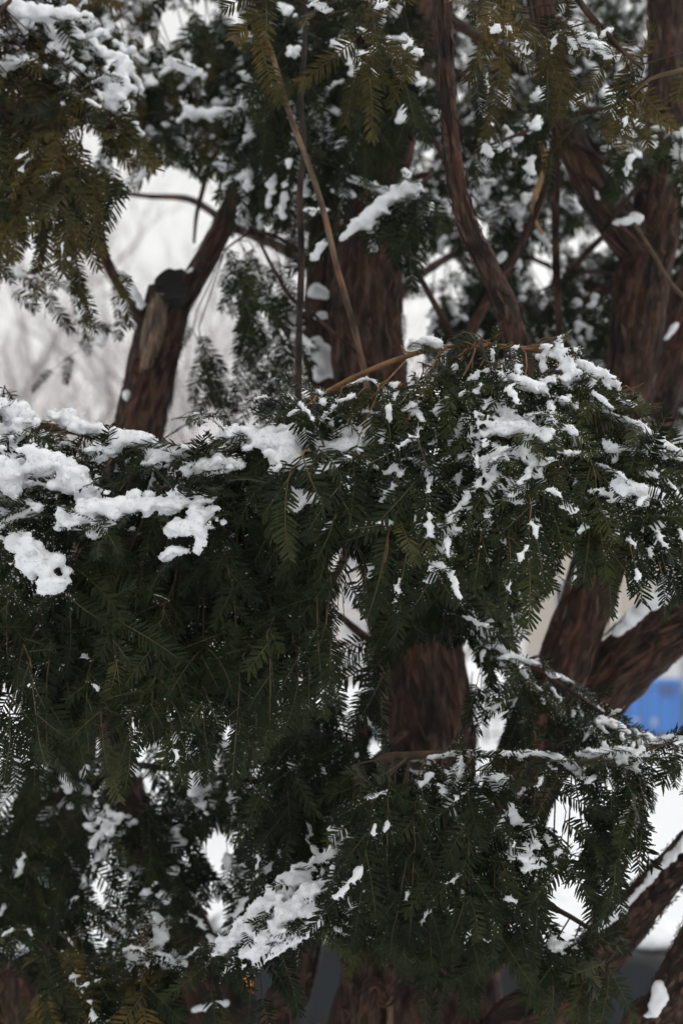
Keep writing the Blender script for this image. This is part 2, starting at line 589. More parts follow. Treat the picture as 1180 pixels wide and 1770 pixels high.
def ico(sub):
    import bmesh
    bm = bmesh.new()
    bmesh.ops.create_icosphere(bm, subdivisions=sub, radius=1)
    V = np.array([v.co[:] for v in bm.verts])
    T = np.array([[v.index for v in f.verts] for f in bm.faces])
    bm.free()
    return V, T
ICO2 = ico(2)
TET = (np.array([[1, 1, 1], [1, -1, -1], [-1, 1, -1], [-1, -1, 1.0]]) * .8, np.array([[0, 2, 1], [0, 1, 3], [0, 3, 2], [1, 2, 3]]))
OCT = (np.array([[1, 0, 0], [-1, 0, 0], [0, 1, 0], [0, -1, 0], [0, 0, 1], [0, 0, -1.0]]),
       np.array([[0, 2, 4], [2, 1, 4], [1, 3, 4], [3, 0, 4], [2, 0, 5], [1, 2, 5], [3, 1, 5], [0, 3, 5]]))

def ball_arrays(balls, tmpl):
    V0, T0 = tmpl
    c = np.array([b[0] for b in balls]); r = np.array([b[1] for b in balls])
    sq = np.array([b[2] if len(b) > 2 else 1.0 for b in balls])
    V = V0[None] * r[:, None, None]
    if len(V0) == 4:
        V = V * RNG.choice([-1.0, 1.0], (len(balls), 1, 3)) * RNG.uniform(.6, 1.3, (len(balls), 1, 3))
    V[:, :, 2] *= sq[:, None]
    V = (V + c[:, None]).reshape(-1, 3)
    T = (T0[None] + (np.arange(len(balls)) * len(V0))[:, None, None]).reshape(-1, 3)
    return V, T

DISP = bpy.data.textures.new('snow_lumps', 'CLOUDS')
DISP.noise_scale = 0.012
DISP.noise_depth = 2
DISP2 = bpy.data.textures.new('snow_crumbs', 'CLOUDS')
DISP2.noise_scale = 0.0045
DISP2.noise_depth = 1

def snow_object(name, balls, parent, voxel, disp=.004):
    V, T = ball_arrays(balls, ICO2)
    tmp = link('tmp_snow', np_mesh('tmp', V, T, [SNOW]))
    m = tmp.modifiers.new('r', 'REMESH'); m.mode = 'VOXEL'; m.voxel_size = voxel; m.use_smooth_shade = True
    m = tmp.modifiers.new('s', 'SMOOTH'); m.factor = .5; m.iterations = 5
    m = tmp.modifiers.new('d', 'DISPLACE'); m.texture = DISP; m.texture_coords = 'GLOBAL'; m.strength = disp; m.mid_level = .5
    m = tmp.modifiers.new('e', 'DISPLACE'); m.texture = DISP2; m.texture_coords = 'GLOBAL'; m.strength = disp * .8; m.mid_level = .5
    dg = bpy.context.evaluated_depsgraph_get()
    me = bpy.data.meshes.new_from_object(tmp.evaluated_get(dg))
    me.name = name
    me.materials.clear(); me.materials.append(SNOW)
    me.polygons.foreach_set('use_smooth', [True] * len(me.polygons))
    tm = tmp.data
    bpy.data.objects.remove(tmp)
    bpy.data.meshes.remove(tm)
    return link(name, me, parent)

SNOWZ = []     # (px, py, rx, ry, chance): where the shoots carry snow

# ------------------------------------------------------------------ setting: snowy ground with the raised bank the yew stands on
BANK = 1.15
def ground_z(x, y):
    t = min(1, max(0, (5.1 - y + .25 * math.sin(x * .8)) / 1.5))
    z = BANK * t * t * (3 - 2 * t)
    z += .05 * noise.noise((x * .35, y * .35, 0)) + .02 * noise.noise((x * 1.4, y * 1.4, 3))
    if y > 30: z *= max(0, 1 - (y - 30) / 40)
    return z
gm = MB()
xs = [-400, -180, -80, -40] + list(np.linspace(-20, 20, 81)) + [40, 80, 180, 400]
ys = [-40, -20, -8] + list(np.linspace(-4, 30, 103)) + [40, 60, 90, 150, 300, 400]
gm.v = [(x, y, ground_z(x, y)) for y in ys for x in xs]
W_ = len(xs)
gm.f = [(j * W_ + i, j * W_ + i + 1, (j + 1) * W_ + i + 1, (j + 1) * W_ + i) for j in range(len(ys) - 1) for i in range(W_ - 1)]
tag(gm.build('ground', SNOW, smooth=True), 'snow covered ground with a raised bank under the yew', kind='structure')

# ------------------------------------------------------------------ the yew: stems
yew = link('yew_tree', None)
BASE = P(700, 2600, 2.55); BASE[2] = BANK - .05
yew.location = BASE
tag(yew, 'old many-stemmed yew tree with dark needles and snow on its boughs', 'tree')
yew_inv = Matrix.Translation(-Vector(BASE))

FLAKES = [plain('bark_flake_red', (0.085, 0.038, 0.026), .85, var=.4, scale=30), plain('bark_flake_grey', (0.105, 0.075, 0.058), .9, var=.4, scale=30), plain('bark_flake_dark', (0.016, 0.011, 0.009), .9, var=.3, scale=30)]
def flakes(o, last):
    """peeling strips of bark, lifted at their ends"""
    path, rr = last
    n = len(path)
    T = np.gradient(path, axis=0)
    V, Q, MI = [], [], []
    step = np.linalg.norm(path[1] - path[0])
    area = sum(rr) * step
    for _ in range(int(min(520, area * 4200))):
        ln = uni(.04, .15)
        k = max(3, int(ln / step))
        if k >= n - 2: continue
        i0 = random.randrange(0, n - k)
        if path[i0][2] < CAM_Z - 1.5: continue
        th = uni(0, 2 * math.pi)
        wid = uni(.0014, .0042) * min(1, .5 + rr.mean() / .06)
        base = len(V)
        lift, dr = uni(.0015, .005), uni(-.25, .25)
        m = 5
        mi = random.choice((0, 0, 0, 1, 2, 2))
        for j in range(m):
            t = j / (m - 1)
            f = i0 + k * t
            a = int(f); b = min(n - 1, a + 1); u = f - a
            c = path[a] * (1 - u) + path[b] * u
            r = rr[a] * (1 - u) + rr[b] * u
            tt = nrm(T[a])
            e1 = nrm(np.cross(tt, [0, 1, 0])); e2 = np.cross(tt, e1)
            for w in (-1, 0, 1):
                ang = th + dr * t + w * wid * (1 - .85 * abs(2 * t - 1) ** 1.5) / max(r, .01)
                rad = r * 1.05 + lift * (2 * t - 1) ** 2 + (.0012 if w else .0)
                V.append(c + (math.cos(ang) * e1 + math.sin(ang) * e2) * rad)
        for j in range(m - 1):
            for w in range(2):
                q = base + j * 3 + w
                Q.append((q, q + 1, q + 4, q + 3)); MI.append(mi)
    if V:
        f = link('bark_flakes', np_mesh('bark_flakes', np.array(V), np.array(Q), FLAKES, np.array(MI)), o)
        f['kind'] = 'stuff'

def stem(name, pts, label=None, rough=.10, flute=.16, seg=44, mt=None, steps=None):
    """pts: (px, py, depth, width in px)"""
    w = Wood()
    pts3 = [P(x, y, d) if len(q) == 0 else np.array(q[0]) for x, y, d, _, *q in pts]
    w.tube(pts3, [wd * d / F * .5 for x, y, d, wd, *_ in pts], seg=seg, rough=rough, freq=22, flute=flute, cap=True, steps=steps)
    o = w.build(name, mt or BARK, yew)
    if label: o['label'] = label
    if seg >= 14: flakes(o, w.last)
    return o

def foot(x, y, d):
    """where a stem meets the bank"""
    p = P(x, y, d); p[2] = BANK - .12
    return p
FT = [foot(700, 2300, 2.55), foot(760, 2300, 2.5), foot(200, 2300, 2.75), foot(420, 2300, 2.6), foot(560, 2300, 2.5)]
stem('trunk', [(0, 0, 2.55, 330, FT[0]), (690, 1900, 2.52, 230), (690, 1700, 2.5, 190), (735, 1450, 2.5, 165), (745, 1250, 2.5, 150), (715, 1050, 2.5, 140), (670, 850, 2.52, 132),
     (640, 640, 2.55, 126), (634, 500, 2.57, 116), (645, 380, 2.6, 98), (662, 280, 2.62, 90), (690, 150, 2.65, 85), (720, 0, 2.68, 78), (740, -250, 2.7, 62), (720, -600, 2.7, 40)])
stem('stem', [(690, 1250, 2.62, 90), (668, 1000, 2.68, 70), (600, 800, 2.7, 56), (556, 640, 2.7, 52), (553, 520, 2.72, 50), (560, 380, 2.75, 48), (550, 200, 2.78, 40), (520, -100, 2.8, 34)], seg=20)
stem('stem', [(0, 0, 2.5, 300, FT[1]), (770, 1800, 2.5, 170), (820, 1550, 2.5, 130), (905, 1320, 2.5, 100), (976, 1150, 2.52, 88), (1030, 990, 2.55, 84), (1062, 820, 2.6, 86), (1092, 640, 2.62, 84),
     (1108, 500, 2.62, 90), (1130, 390, 2.62, 88), (1145, 280, 2.64, 74), (1150, 130, 2.66, 62), (1150, -50, 2.7, 58), (1130, -300, 2.7, 44)])
stem('stem', [(1122, 440, 2.62, 80), (1062, 380, 2.58, 66), (1012, 300, 2.55, 58), (978, 220, 2.54, 54), (955, 120, 2.52, 52), (935, 0, 2.5, 48), (900, -200, 2.5, 40), (860, -420, 2.5, 24)], seg=22)
stem('stem', [(850, 1480, 2.6, 110), (930, 1310, 2.6, 106), (1020, 1205, 2.58, 104), (1100, 1125, 2.55, 106), (1180, 1055, 2.5, 104), (1330, 900, 2.3, 86), (1500, 700, 2.3, 60)])
stem('stem', [(1062, 900, 2.7, 60), (1085, 820, 2.78, 80), (1115, 730, 2.88, 86), (1155, 620, 2.9, 84), (1195, 520, 2.9, 78), (1260, 300, 2.9, 60), (1300, 0, 2.9, 40)], seg=20)
stem('stem', [(0, 0, 2.5, 220, foot(820, 2300, 2.45)), (860, 1900, 2.4, 110), (960, 1745, 2.32, 86), (1060, 1620, 2.28, 72), (1125, 1545, 2.26, 66), (1190, 1475, 2.24, 62), (1330, 1320, 2.2, 48)], seg=20)
stem('stem', [(0, 0, 2.3, 140, foot(1000, 2300, 2.3)), (1095, 1900, 2.25, 84), (1140, 1770, 2.22, 74), (1178, 1680, 2.2, 66), (1230, 1560, 2.2, 56), (1340, 1300, 2.2, 36)], seg=20)
left = stem('stem', [(0, 0, 2.75, 300, FT[2]), (90, 1800, 2.75, 180), (65, 1600, 2.75, 140), (110, 1300, 2.74, 110), (175, 1000, 2.72, 92), (222, 820, 2.7, 84), (246, 720, 2.7, 82), (268, 620, 2.7, 80), (285, 545, 2.7, 74), (294, 500, 2.705, 66)], flute=.2)
stem('stem', [(0, 0, 2.6, 260, FT[3]), (370, 1850, 2.55, 150), (345, 1720, 2.5, 128), (290, 1560, 2.55, 90), (230, 1400, 2.6, 60), (180, 1200, 2.65, 40), (140, 1000, 2.7, 26)], seg=20)
stem('stem', [(0, 0, 2.5, 140, FT[4]), (480, 1850, 2.48, 60), (512, 1710, 2.46, 46), (545, 1580, 2.46, 40), (600, 1400, 2.5, 34), (640, 1200, 2.5, 24)], seg=16)
stem('stem', [(0, 0, 2.4, 120, foot(600, 2300, 2.4)), (622, 1850, 2.4, 62), (622, 1730, 2.4, 54), (610, 1600, 2.42, 46), (590, 1450, 2.45, 36), (560, 1250, 2.5, 22)], seg=16)
stem('stem', [(0, 0, 2.25, 60, foot(600, 2300, 2.3)), (630, 1830, 2.25, 34), (668, 1720, 2.25, 30), (700, 1630, 2.26, 28), (730, 1540, 2.3, 22), (750, 1440, 2.36, 14)], seg=14)
stem('stem', [(0, 0, 2.4, 120, foot(980, 2300, 2.4)), (1010, 1850, 2.4, 52), (1030, 1720, 2.4, 44), (1035, 1640, 2.4, 40), (1040, 1560, 2.34, 26)], seg=16)

# sawn-off top of the grey stem, with its black hollow and a shell of weathered wood
hb = MB()
c0 = P(300, 489, 2.652)
ax = nrm(P(297, 486, 2.7) - P(285, 545, 2.7))
ax = nrm(np.array([.10, -.88, .50]))
a_ = nrm(np.cross(ax, [0, 1, 0])); b_ = np.cross(ax, a_)
ring = []
for j in range(24):
    th = 2 * math.pi * j / 24
    k = 1 + .30 * noise.noise((math.cos(th) * 1.6, math.sin(th) * 1.6, 4.2)) + .12 * noise.noise((math.cos(th) * 5, math.sin(th) * 5, 1.2))
    ring.append((math.cos(th) * a_ * .032 + math.sin(th) * b_ * .043) * k)
jag = [.008 * noise.noise((j * .9, 3.3, 0)) + .004 * noise.noise((j * 2.1, 1, 0)) for j in range(24)]
hv = [c0 + r * .80 - ax * .035 for r in ring] + [c0 + r * .99 + ax * q for r, q in zip(ring, jag)] + [c0 + r * .86 + ax * (q - .003) for r, q in zip(ring, jag)] + [c0 + r * .5 - ax * .007 for r in ring] + [c0 - ax * .009]
hf = [(k * 24 + j, k * 24 + (j + 1) % 24, (k + 1) * 24 + (j + 1) % 24, (k + 1) * 24 + j) for k in range(3) for j in range(24)]
hf += [(72 + j, 72 + (j + 1) % 24, 96) for j in range(24)]
hb.add(hv, hf)
hb.build('hollow', HOLLOW, left)
w = Wood()
for off, r in ((-19, 7), (-12, 9), (-4, 10), (5, 8)):
    w.tube([P(280 + off, 506 + abs(off + 4) * 1.2, 2.640 + abs(off + 4) * .0006), P(274 + off * 1.0, 560, 2.648 + abs(off + 4) * .0006), P(258 + off * .8, 640, 2.658 + abs(off + 4) * .0006), P(244 + off * .6, 715, 2.676)], [r * .0009, r * .0012, r * .001, r * .0003], seg=8, rough=.3, freq=40, cap=True)
w.build('weathered_wood', WOODGREY, left)
limb = stem('branch', [(290, 560, 2.7, 40), (330, 490, 2.68, 40), (372, 415, 2.66, 36), (405, 345, 2.66, 33), (425, 285, 2.68, 30), (440, 200, 2.7, 24), (450, 60, 2.75, 18), (430, -100, 2.8, 10)], seg=16)
stem('branch', [(272, 610, 2.7, 34), (244, 545, 2.68, 28), (212, 500, 2.66, 22), (185, 455, 2.64, 15), (165, 380, 2.6, 10)], seg=14)
stem('branch', [(735, -250, 2.2, 22), (764, 0, 2.05, 27), (772, 130, 2.03, 27), (782, 260, 2.02, 29), (802, 370, 2.05, 32), (840, 455, 2.12, 36), (880, 550, 2.25, 40), (900, 680, 2.4, 46), (880, 900, 2.5, 50), (850, 1150, 2.5, 60)], seg=18, rough=.08, flute=.12)

def twigs(items, mt=BARK, name='branch'):
    for it in items:
        stem(name, it, seg=10, rough=.12, flute=.1, mt=mt)
twigs([
    [(958, 240, 2.4, 13), (940, 330, 2.42, 13), (902, 420, 2.44, 15), (868, 480, 2.46, 16), (820, 560, 2.48, 18), (780, 680, 2.5, 20)],
    [(962, 200, 2.6, 12), (962, 300, 2.6, 13), (960, 420, 2.62, 13), (966, 560, 2.64, 13), (972, 700, 2.66, 13)],
    [(985, 245, 2.5, 9), (1040, 275, 2.52, 10), (1085, 305, 2.55, 10), (1120, 330, 2.6, 12)],
    [(1112, 310, 2.5, 9), (1090, 335, 2.5, 9), (1060, 375, 2.52, 8), (1040, 400, 2.54, 8)],
    [(960, 500, 3.0, 12), (1010, 440, 3.0, 12), (1050, 400, 3.0, 10)],
    [(980, 545, 2.9, 18), (1030, 510, 2.85, 20), (1085, 475, 2.75, 24), (1120, 455, 2.66, 26)],
    [(640, 1110, 2.44, 16), (610, 1085, 2.4, 14), (588, 1065, 2.36, 10)],
    [(560, 1030, 2.4, 10), (585, 985, 2.4, 14), (606, 945, 2.42, 16), (650, 880, 2.48, 18)],
    [(160, 325, 3.6, 6), (250, 338, 3.6, 9), (330, 345, 3.5, 12), (400, 390, 3.3, 15), (480, 425, 3.0, 18), (560, 470, 2.75, 22)],
    [(335, 420, 3.0, 5), (340, 370, 3.0, 7), (352, 320, 3.0, 9), (380, 200, 3.0, 10)],
    [(670, 400, 2.5, 8), (720, 470, 2.5, 9), (770, 560, 2.5, 12), (800, 620, 2.5, 14)],
    [(520, 520, 2.3, 5), (560, 560, 2.35, 6), (600, 595, 2.4, 7), (650, 640, 2.5, 9)],
    [(440, 400, 2.6, 5), (470, 460, 2.55, 6), (500, 510, 2.5, 7), (522, 532, 2.45, 8)],
])
twigs([
    [(1095, 385, 2.4, 6), (1130, 440, 2.38, 7), (1160, 490, 2.36, 7), (1210, 540, 2.34, 8)],
    [(1090, 165, 1.9, 5), (1125, 135, 1.9, 6), (1180, 120, 1.9, 8), (1260, 100, 1.95, 9)],
], TWIG)

SNOWZ += [(980, 640, 90, 60, .8), (860, 760, 150, 60, .75), (780, 930, 70, 90, .75), (870, 870, 50, 110, .6), (690, 830, 90, 70, .55), (1090, 850, 100, 50, .7), (640, 700, 120, 60, .5),
          (170, 100, 120, 60, .8), (300, 110, 60, 40, .8), (190, 165, 60, 40, .9), (30, 20, 60, 40, .9), (380, 200, 70, 40, .7), (40, 280, 60, 40, .6), (1030, 80, 60, 40, .8), (720, 90, 60, 50, .5),
          (800, 1350, 80, 60, .6), (1090, 1250, 80, 50, .7), (590, 1450, 60, 60, .5), (920, 1490, 60, 60, .6), (270, 1640, 80, 60, .7), (480, 1580, 120, 100, .8),
          (850, 1100, 60, 60, .7), (960, 1170, 60, 30, .7), (640, 1400, 60, 60, .4), (330, 1350, 60, 80, .4), (190, 1440, 40, 80, .5)]
HOLES += [(300, 520, 60, 120, 2.6), (738, 1205, 58, 82, 2.45), (645, 1725, 50, 40, 2.35), (350, 1735, 50, 34, 2.45), (250, 690, 60, 60, 2.6), (640, 560, 70, 100, 2.5), (1000, 1070, 30, 50, 2.4), (1090, 1120, 50, 50, 2.3),(10, 1225, 22, 35, 3), (250, 1315, 16, 30, 3), (245, 1395, 20, 35, 3), (445, 1350, 14, 30, 3), (465, 1410, 12, 30, 3), (105, 1450, 12, 40, 3), (112, 1530, 14, 30, 3), (178, 1530, 14, 40, 3), (182, 1630, 18, 22, 3),
          (385, 1480, 22, 40, 3), (370, 1580, 14, 40, 3), (20, 1725, 45, 35, 3), (30, 1650, 14, 12, 3), (598, 1005, 28, 50, 3), (608, 1110, 30, 40, 3), (650, 1165, 12, 36, 3),
          (800, 1130, 14, 28, 3), (845, 1275, 20, 20, 3), (905, 1215, 12, 20, 3), (938, 1085, 20, 40, 3), (990, 1430, 28, 50, 3), (1165, 1450, 40, 75, 3), (1120, 1570, 45, 60, 3),
          (1130, 1230, 50, 45, 2.3), (1150, 1150, 40, 50, 2.3), (985, 1580, 30, 40, 3), (1130, 1690, 50, 70, 3), (555, 1700, 34, 60, 3), (460, 1700, 20, 30, 3), (445, 1745, 40, 25, 3), (865, 1735, 30, 40, 3),
          (20, 600, 100, 50, 3), (250, 420, 60, 60, 4), (340, 400, 40, 50, 3.1), (140, 260, 36, 40, 4), (300, 330, 55, 25, 4), (205, 300, 20, 20, 4), (205, 60, 22, 22, 4), (250, 85, 20, 18, 4), (300, 50, 25, 20, 4), (365, 35, 26, 26, 4), (400, 40, 18, 22, 4), (280, 90, 15, 15, 4),
          (720, 275, 22, 26, 5), (660, 40, 14, 14, 4), (850, 95, 14, 20, 4), (765, 490, 34, 46, 5), (720, 555, 26, 40, 5), (1010, 430, 44, 26, 5), (935, 480, 26, 36, 5), (1130, 150, 20, 40, 4), (1165, 45, 14, 14, 4), (830, 420, 20, 40, 5),
          (150, 680, 90, 50, 2.6), (1165, 690, 20, 30, 3), (600, 560, 70, 100, 2.4), (1090, 560, 70, 120, 2.5)]

HOLES = [(x, y, rx * k, ry * k, d) for x, y, rx, ry, d in HOLES for k in [1.0 if x > 1000 else (1.08 if x < 520 else 1.2) if y > 950 else 1.15]]
HOLES += [(430, 755, 60, 26, 1.79), (490, 785, 45, 45, 1.77), (520, 862, 36, 24, 1.75), (610, 760, 50, 24, 1.78), (60, 810, 110, 30, 1.79), (60, 965, 36, 60, 1.745), (240, 870, 130, 22, 1.755), (330, 915, 34, 34, 1.745),
          (890, 742, 60, 20, 1.715), (905, 662, 34, 16, 1.745), (968, 625, 34, 34, 1.775), (1110, 850, 54, 16, 1.68)]
# ------------------------------------------------------------------ the boughs
# arched bough with orange bark, its shoots hanging like a dome
A = Bough([(650, 860, 2.46), (560, 790, 2.2), (505, 715, 1.95), (560, 680, 1.9), (640, 640, 1.88), (740, 604, 1.86), (850, 597, 1.85), (930, 607, 1.84), (1000, 632, 1.83), (1060, 685, 1.82), (1120, 735, 1.81), (1200, 800, 1.8)], .0046, .002, snow=.36, young=.4, rough=.5)
A.curtain([(505, 715), (560, 690), (640, 645), (740, 612), (850, 606), (930, 615), (1000, 640), (1060, 690), (1120, 740), (1190, 800)],
          [(505, 800), (560, 850), (620, 930), (690, 1000), (760, 1010), (820, 985), (890, 1000), (950, 975), (1030, 975), (1110, 1010), (1190, 980)], 78, 1.85, 1.70, fan=.8, tl=(110, 230), fr=(0, .72), scale=(.66, 1.08), sp=.0165, tie=False)
A.curtain([(560, 690), (740, 620), (930, 620), (1060, 690)], [(560, 800), (740, 740), (930, 760), (1060, 800)], 16, 1.84, 1.78, fan=.5, tl=(80, 140), fr=(0, .3), scale=(.6, .85), snow=.3, tie=False)
for (x, y, x2, y2) in ((760, 605, 700, 730), (900, 600, 905, 660), (820, 600, 800, 650), (700, 625, 640, 690)):   # bare orange twiglets
    A.wood.tube([P(x, y, 1.84), P((x + x2) / 2 + 8, (y + y2) / 2 - 10, 1.79), P(x2, y2, 1.77)], [.0016, .0012, .0008], seg=5)
for _ in range(46):
    q = A.path[int(len(A.path) * uni(.42, .84))]
    x, y, d = proj(q)
    dx, dy = uni(-70, 70), uni(-30, 75)
    p1 = P(x + dx * .5 + uni(-10, 10), y + dy * .4 + uni(-14, 6), d - uni(0, .04)); p2 = P(x + dx, y + dy, d - uni(.01, .07))
    A.wood.tube([q, p1, (p1 + p2) / 2 + RNG.normal(0, .004, 3), p2], [.0014, .0010, .0006], seg=5)
    if random.random() < .5: A.shoot(p2, p2 - p1 + np.array([0, 0, -.02]), np.array([uni(-.3, .3), -.6, .7]), uni(.45, .75))
A.ridge([(940, 598, 1.80, 12), (965, 612, 1.79, 17), (985, 640, 1.78, 16), (975, 660, 1.77, 8)], rmul=.78)
A.ridge([(880, 655, 1.77, 16), (905, 662, 1.76, 22), (940, 675, 1.76, 13)], rmul=.78)
A.ridge([(1000, 625, 1.80, 12), (1040, 645, 1.79, 14), (1065, 665, 1.79, 9)], rmul=.78)
A.ridge([(1010, 680, 1.78, 8), (1060, 720, 1.77, 8), (1085, 725, 1.77, 10), (1130, 755, 1.77, 12), (1180, 790, 1.76, 16)], rmul=.78)
A.ridge([(840, 745, 1.735, 20), (880, 740, 1.73, 25), (920, 742, 1.73, 22), (950, 752, 1.73, 12)], rmul=.78)
A.ridge([(850, 700, 1.76, 12), (868, 712, 1.75, 14)], rmul=.78)
A.ridge([(860, 780, 1.725, 17), (835, 800, 1.72, 10), (852, 825, 1.715, 13), (845, 850, 1.71, 11), (850, 868, 1.71, 8)], rmul=.78)
A.ridge([(830, 825, 1.71, 8), (800, 870, 1.705, 8), (780, 905, 1.70, 9), (760, 945, 1.70, 9), (745, 985, 1.69, 9)], squash=.85, rmul=.78)
A.ridge([(720, 592, 1.84, 14), (745, 588, 1.83, 16), (760, 600, 1.83, 8)], rmul=.78)
A.ridge([(1065, 830, 1.70, 12), (1095, 845, 1.695, 17), (1130, 852, 1.69, 15), (1160, 872, 1.69, 10)], rmul=.78)
A.ridge([(1075, 862, 1.70, 18), (1060, 838, 1.70, 10)], rmul=.78)
A.ridge([(920, 795, 1.715, 10), (930, 830, 1.71, 10), (905, 770, 1.72, 8)], rmul=.78)
A.ridge([(640, 740, 1.80, 13), (600, 750, 1.80, 18), (575, 760, 1.8, 10)], rmul=.78)
A.ridge([(680, 820, 1.76, 13), (660, 850, 1.75, 10), (690, 870, 1.74, 8)], rmul=.78)
A.ridge([(735, 830, 1.73, 9), (720, 810, 1.74, 10), (700, 840, 1.74, 8)], rmul=.78)
A.ridge([(1050, 775, 1.75, 9), (1140, 780, 1.74, 9)], dens=.4, rmul=.78)
A.ridge([(600, 668, 1.87, 6), (640, 655, 1.86, 5), (680, 690, 1.84, 8)], rmul=.78)

# bough under the deepest snow, its shoots hanging as a dark curtain
B = Bough([(150, 1050, 2.70), (120, 900, 2.3), (40, 760, 2.0), (100, 740, 1.96), (200, 765, 1.94), (300, 790, 1.93), (400, 780, 1.92), (500, 745, 1.92), (580, 745, 1.92)], .009, .003, snow=.05, young=.04)
B.curtain([(-60, 640), (0, 665), (60, 705), (140, 765), (250, 770), (330, 790), (420, 765), (520, 740), (620, 760)],
          [(-60, 1330), (0, 1290), (60, 1320), (160, 1280), (240, 1310), (340, 1280), (400, 1290), (480, 1230), (560, 1130), (620, 1050)], 122, 1.92, 1.78, fan=.08, tl=(120, 250), fr=(.06, .88), dj=.08, scale=(.5, .95), ang=(18, 66), grav=.28)
B.curtain([(-60, 640), (0, 660), (60, 700), (140, 755), (250, 760), (330, 780), (420, 750), (520, 730), (620, 745)],
          [(-60, 820), (0, 860), (140, 930), (250, 940), (420, 930), (520, 920), (620, 880)], 44, 1.93, 1.80, fan=.1, tl=(80, 140), fr=(0, .4), scale=(.5, .75), snow=.25, outl=.4)
for (x, y, dx, dy) in ((425, 790, -6, -55), (300, 720, 40, -22), (340, 725, 40, -25), (510, 720, -20, -50), (380, 770, 30, -40), (20, 660, 20, -30), (210, 740, 45, -15), (470, 700, -45, -35), (580, 770, 10, -30), (330, 880, 50, -20), (235, 760, 28, -10)):
    for k in range(3):
        o = P(x + uni(-12, 12), y + uni(-8, 8), 1.86)
        B.shoot(o, P(x + dx + uni(-12, 12), y + dy + uni(-14, 14), 1.80) - o, np.array([0, -.6, .8]), uni(.45, .65), snow=.1)
B.ridge([(-20, 840, 1.84, 30), (30, 812, 1.83, 34), (90, 800, 1.82, 30), (130, 835, 1.82, 26), (165, 862, 1.82, 16)], dd=-.055, rmul=1.05, poke=.42)
B.ridge([(20, 700, 1.90, 18), (35, 730, 1.89, 22), (15, 760, 1.88, 14)], dd=-.055, rmul=1.05, poke=.42)
B.ridge([(100, 715, 1.92, 16), (130, 735, 1.91, 18), (170, 745, 1.90, 16)], dd=-.055, rmul=1.05, poke=.42)
B.ridge([(165, 790, 1.86, 14), (190, 765, 1.86, 20), (230, 755, 1.86, 22), (270, 768, 1.86, 14)], dd=-.055, rmul=1.05, poke=.42)
B.ridge([(265, 805, 1.85, 14), (290, 785, 1.85, 18), (340, 778, 1.85, 16), (385, 780, 1.85, 10)], dd=-.055, rmul=1.05, poke=.42)
B.ridge([(320, 812, 1.83, 14), (360, 808, 1.82, 22), (400, 800, 1.82, 16)], dd=-.055, rmul=1.05, poke=.42)
B.ridge([(390, 755, 1.84, 18), (430, 748, 1.83, 22), (475, 752, 1.82, 26), (490, 785, 1.81, 30), (505, 808, 1.80, 18)], dd=-.055, rmul=1.05, poke=.42)
B.ridge([(500, 740, 1.84, 18), (530, 765, 1.83, 16), (600, 770, 1.82, 22), (640, 745, 1.83, 14)], dd=-.055, rmul=1.05, poke=.42)
B.ridge([(495, 850, 1.79, 12), (520, 862, 1.78, 22), (510, 878, 1.78, 12)], dd=-.055, rmul=1.05, poke=.42)
B.ridge([(105, 905, 1.80, 14), (150, 890, 1.79, 26), (200, 875, 1.79, 26), (260, 872, 1.79, 22), (320, 866, 1.79, 20), (365, 862, 1.79, 10)], dd=-.055, rmul=1.05, poke=.42)
B.ridge([(165, 925, 1.78, 14), (175, 905, 1.785, 18)], dd=-.055, rmul=1.05, poke=.42)
B.ridge([(45, 925, 1.79, 22), (55, 965, 1.78, 28), (78, 1000, 1.77, 24), (88, 1022, 1.77, 12)], dd=-.055, rmul=1.05, poke=.42)
B.ridge([(300, 915, 1.78, 14), (330, 910, 1.775, 22), (350, 885, 1.78, 16), (340, 950, 1.77, 12)], dd=-.055, rmul=1.05, poke=.42)
B.ridge([(285, 965, 1.79, 14), (305, 950, 1.79, 14)], dd=-.055, rmul=1.05, poke=.42)
B.ridge([(25, 870, 1.82, 12), (60, 880, 1.81, 10), (-10, 905, 1.81, 14)], dd=-.055, rmul=1.05, poke=.42)

# lower bough with the long straight line of snow
C = Bough([(740, 1400, 2.46), (690, 1330, 2.2), (660, 1312, 2.0), (760, 1304, 1.95), (880, 1306, 1.93), (1000, 1318, 1.92), (1100, 1300, 1.90), (1200, 1268, 1.88)], .008, .0025, snow=.28)
C.curtain([(620, 1320), (760, 1310), (880, 1310), (1000, 1320), (1060, 1312), (1110, 1300)],
          [(620, 1540), (700, 1600), (760, 1620), (830, 1620), (900, 1600), (960, 1560), (1000, 1540), (1050, 1510), (1090, 1470), (1130, 1430)], 52, 1.93, 1.86, fan=.22, tl=(130, 240), fr=(0, .75), scale=(.65, 1.0))
C.curtain([(1030, 1300), (1100, 1295), (1200, 1265)], [(1030, 1400), (1100, 1380), (1200, 1340)], 7, 1.9, 1.88, fan=.3, tl=(70, 110), fr=(0, .1), scale=(.55, .8), snow=.3)
C.ridge([(740, 1310, 1.91, 8), (800, 1302, 1.9, 8), (860, 1302, 1.9, 9), (940, 1304, 1.9, 10), (985, 1322, 1.88, 10), (1008, 1348, 1.87, 7)], rmul=.85)
C.ridge([(1000, 1305, 1.89, 9), (1050, 1300, 1.88, 14), (1090, 1302, 1.87, 16), (1120, 1312, 1.87, 9)], rmul=.85)
C.ridge([(1130, 1285, 1.87, 9), (1180, 1270, 1.86, 10)], rmul=.85)
C.ridge([(790, 1325, 1.88, 10), (785, 1350, 1.87, 16), (770, 1370, 1.86, 8), (800, 1375, 1.86, 8)], rmul=.85)
C.ridge([(840, 1320, 1.88, 9), (850, 1345, 1.87, 12), (865, 1365, 1.87, 10)], rmul=.85)
C.ridge([(885, 1405, 1.86, 9), (900, 1425, 1.86, 9)], rmul=.85)
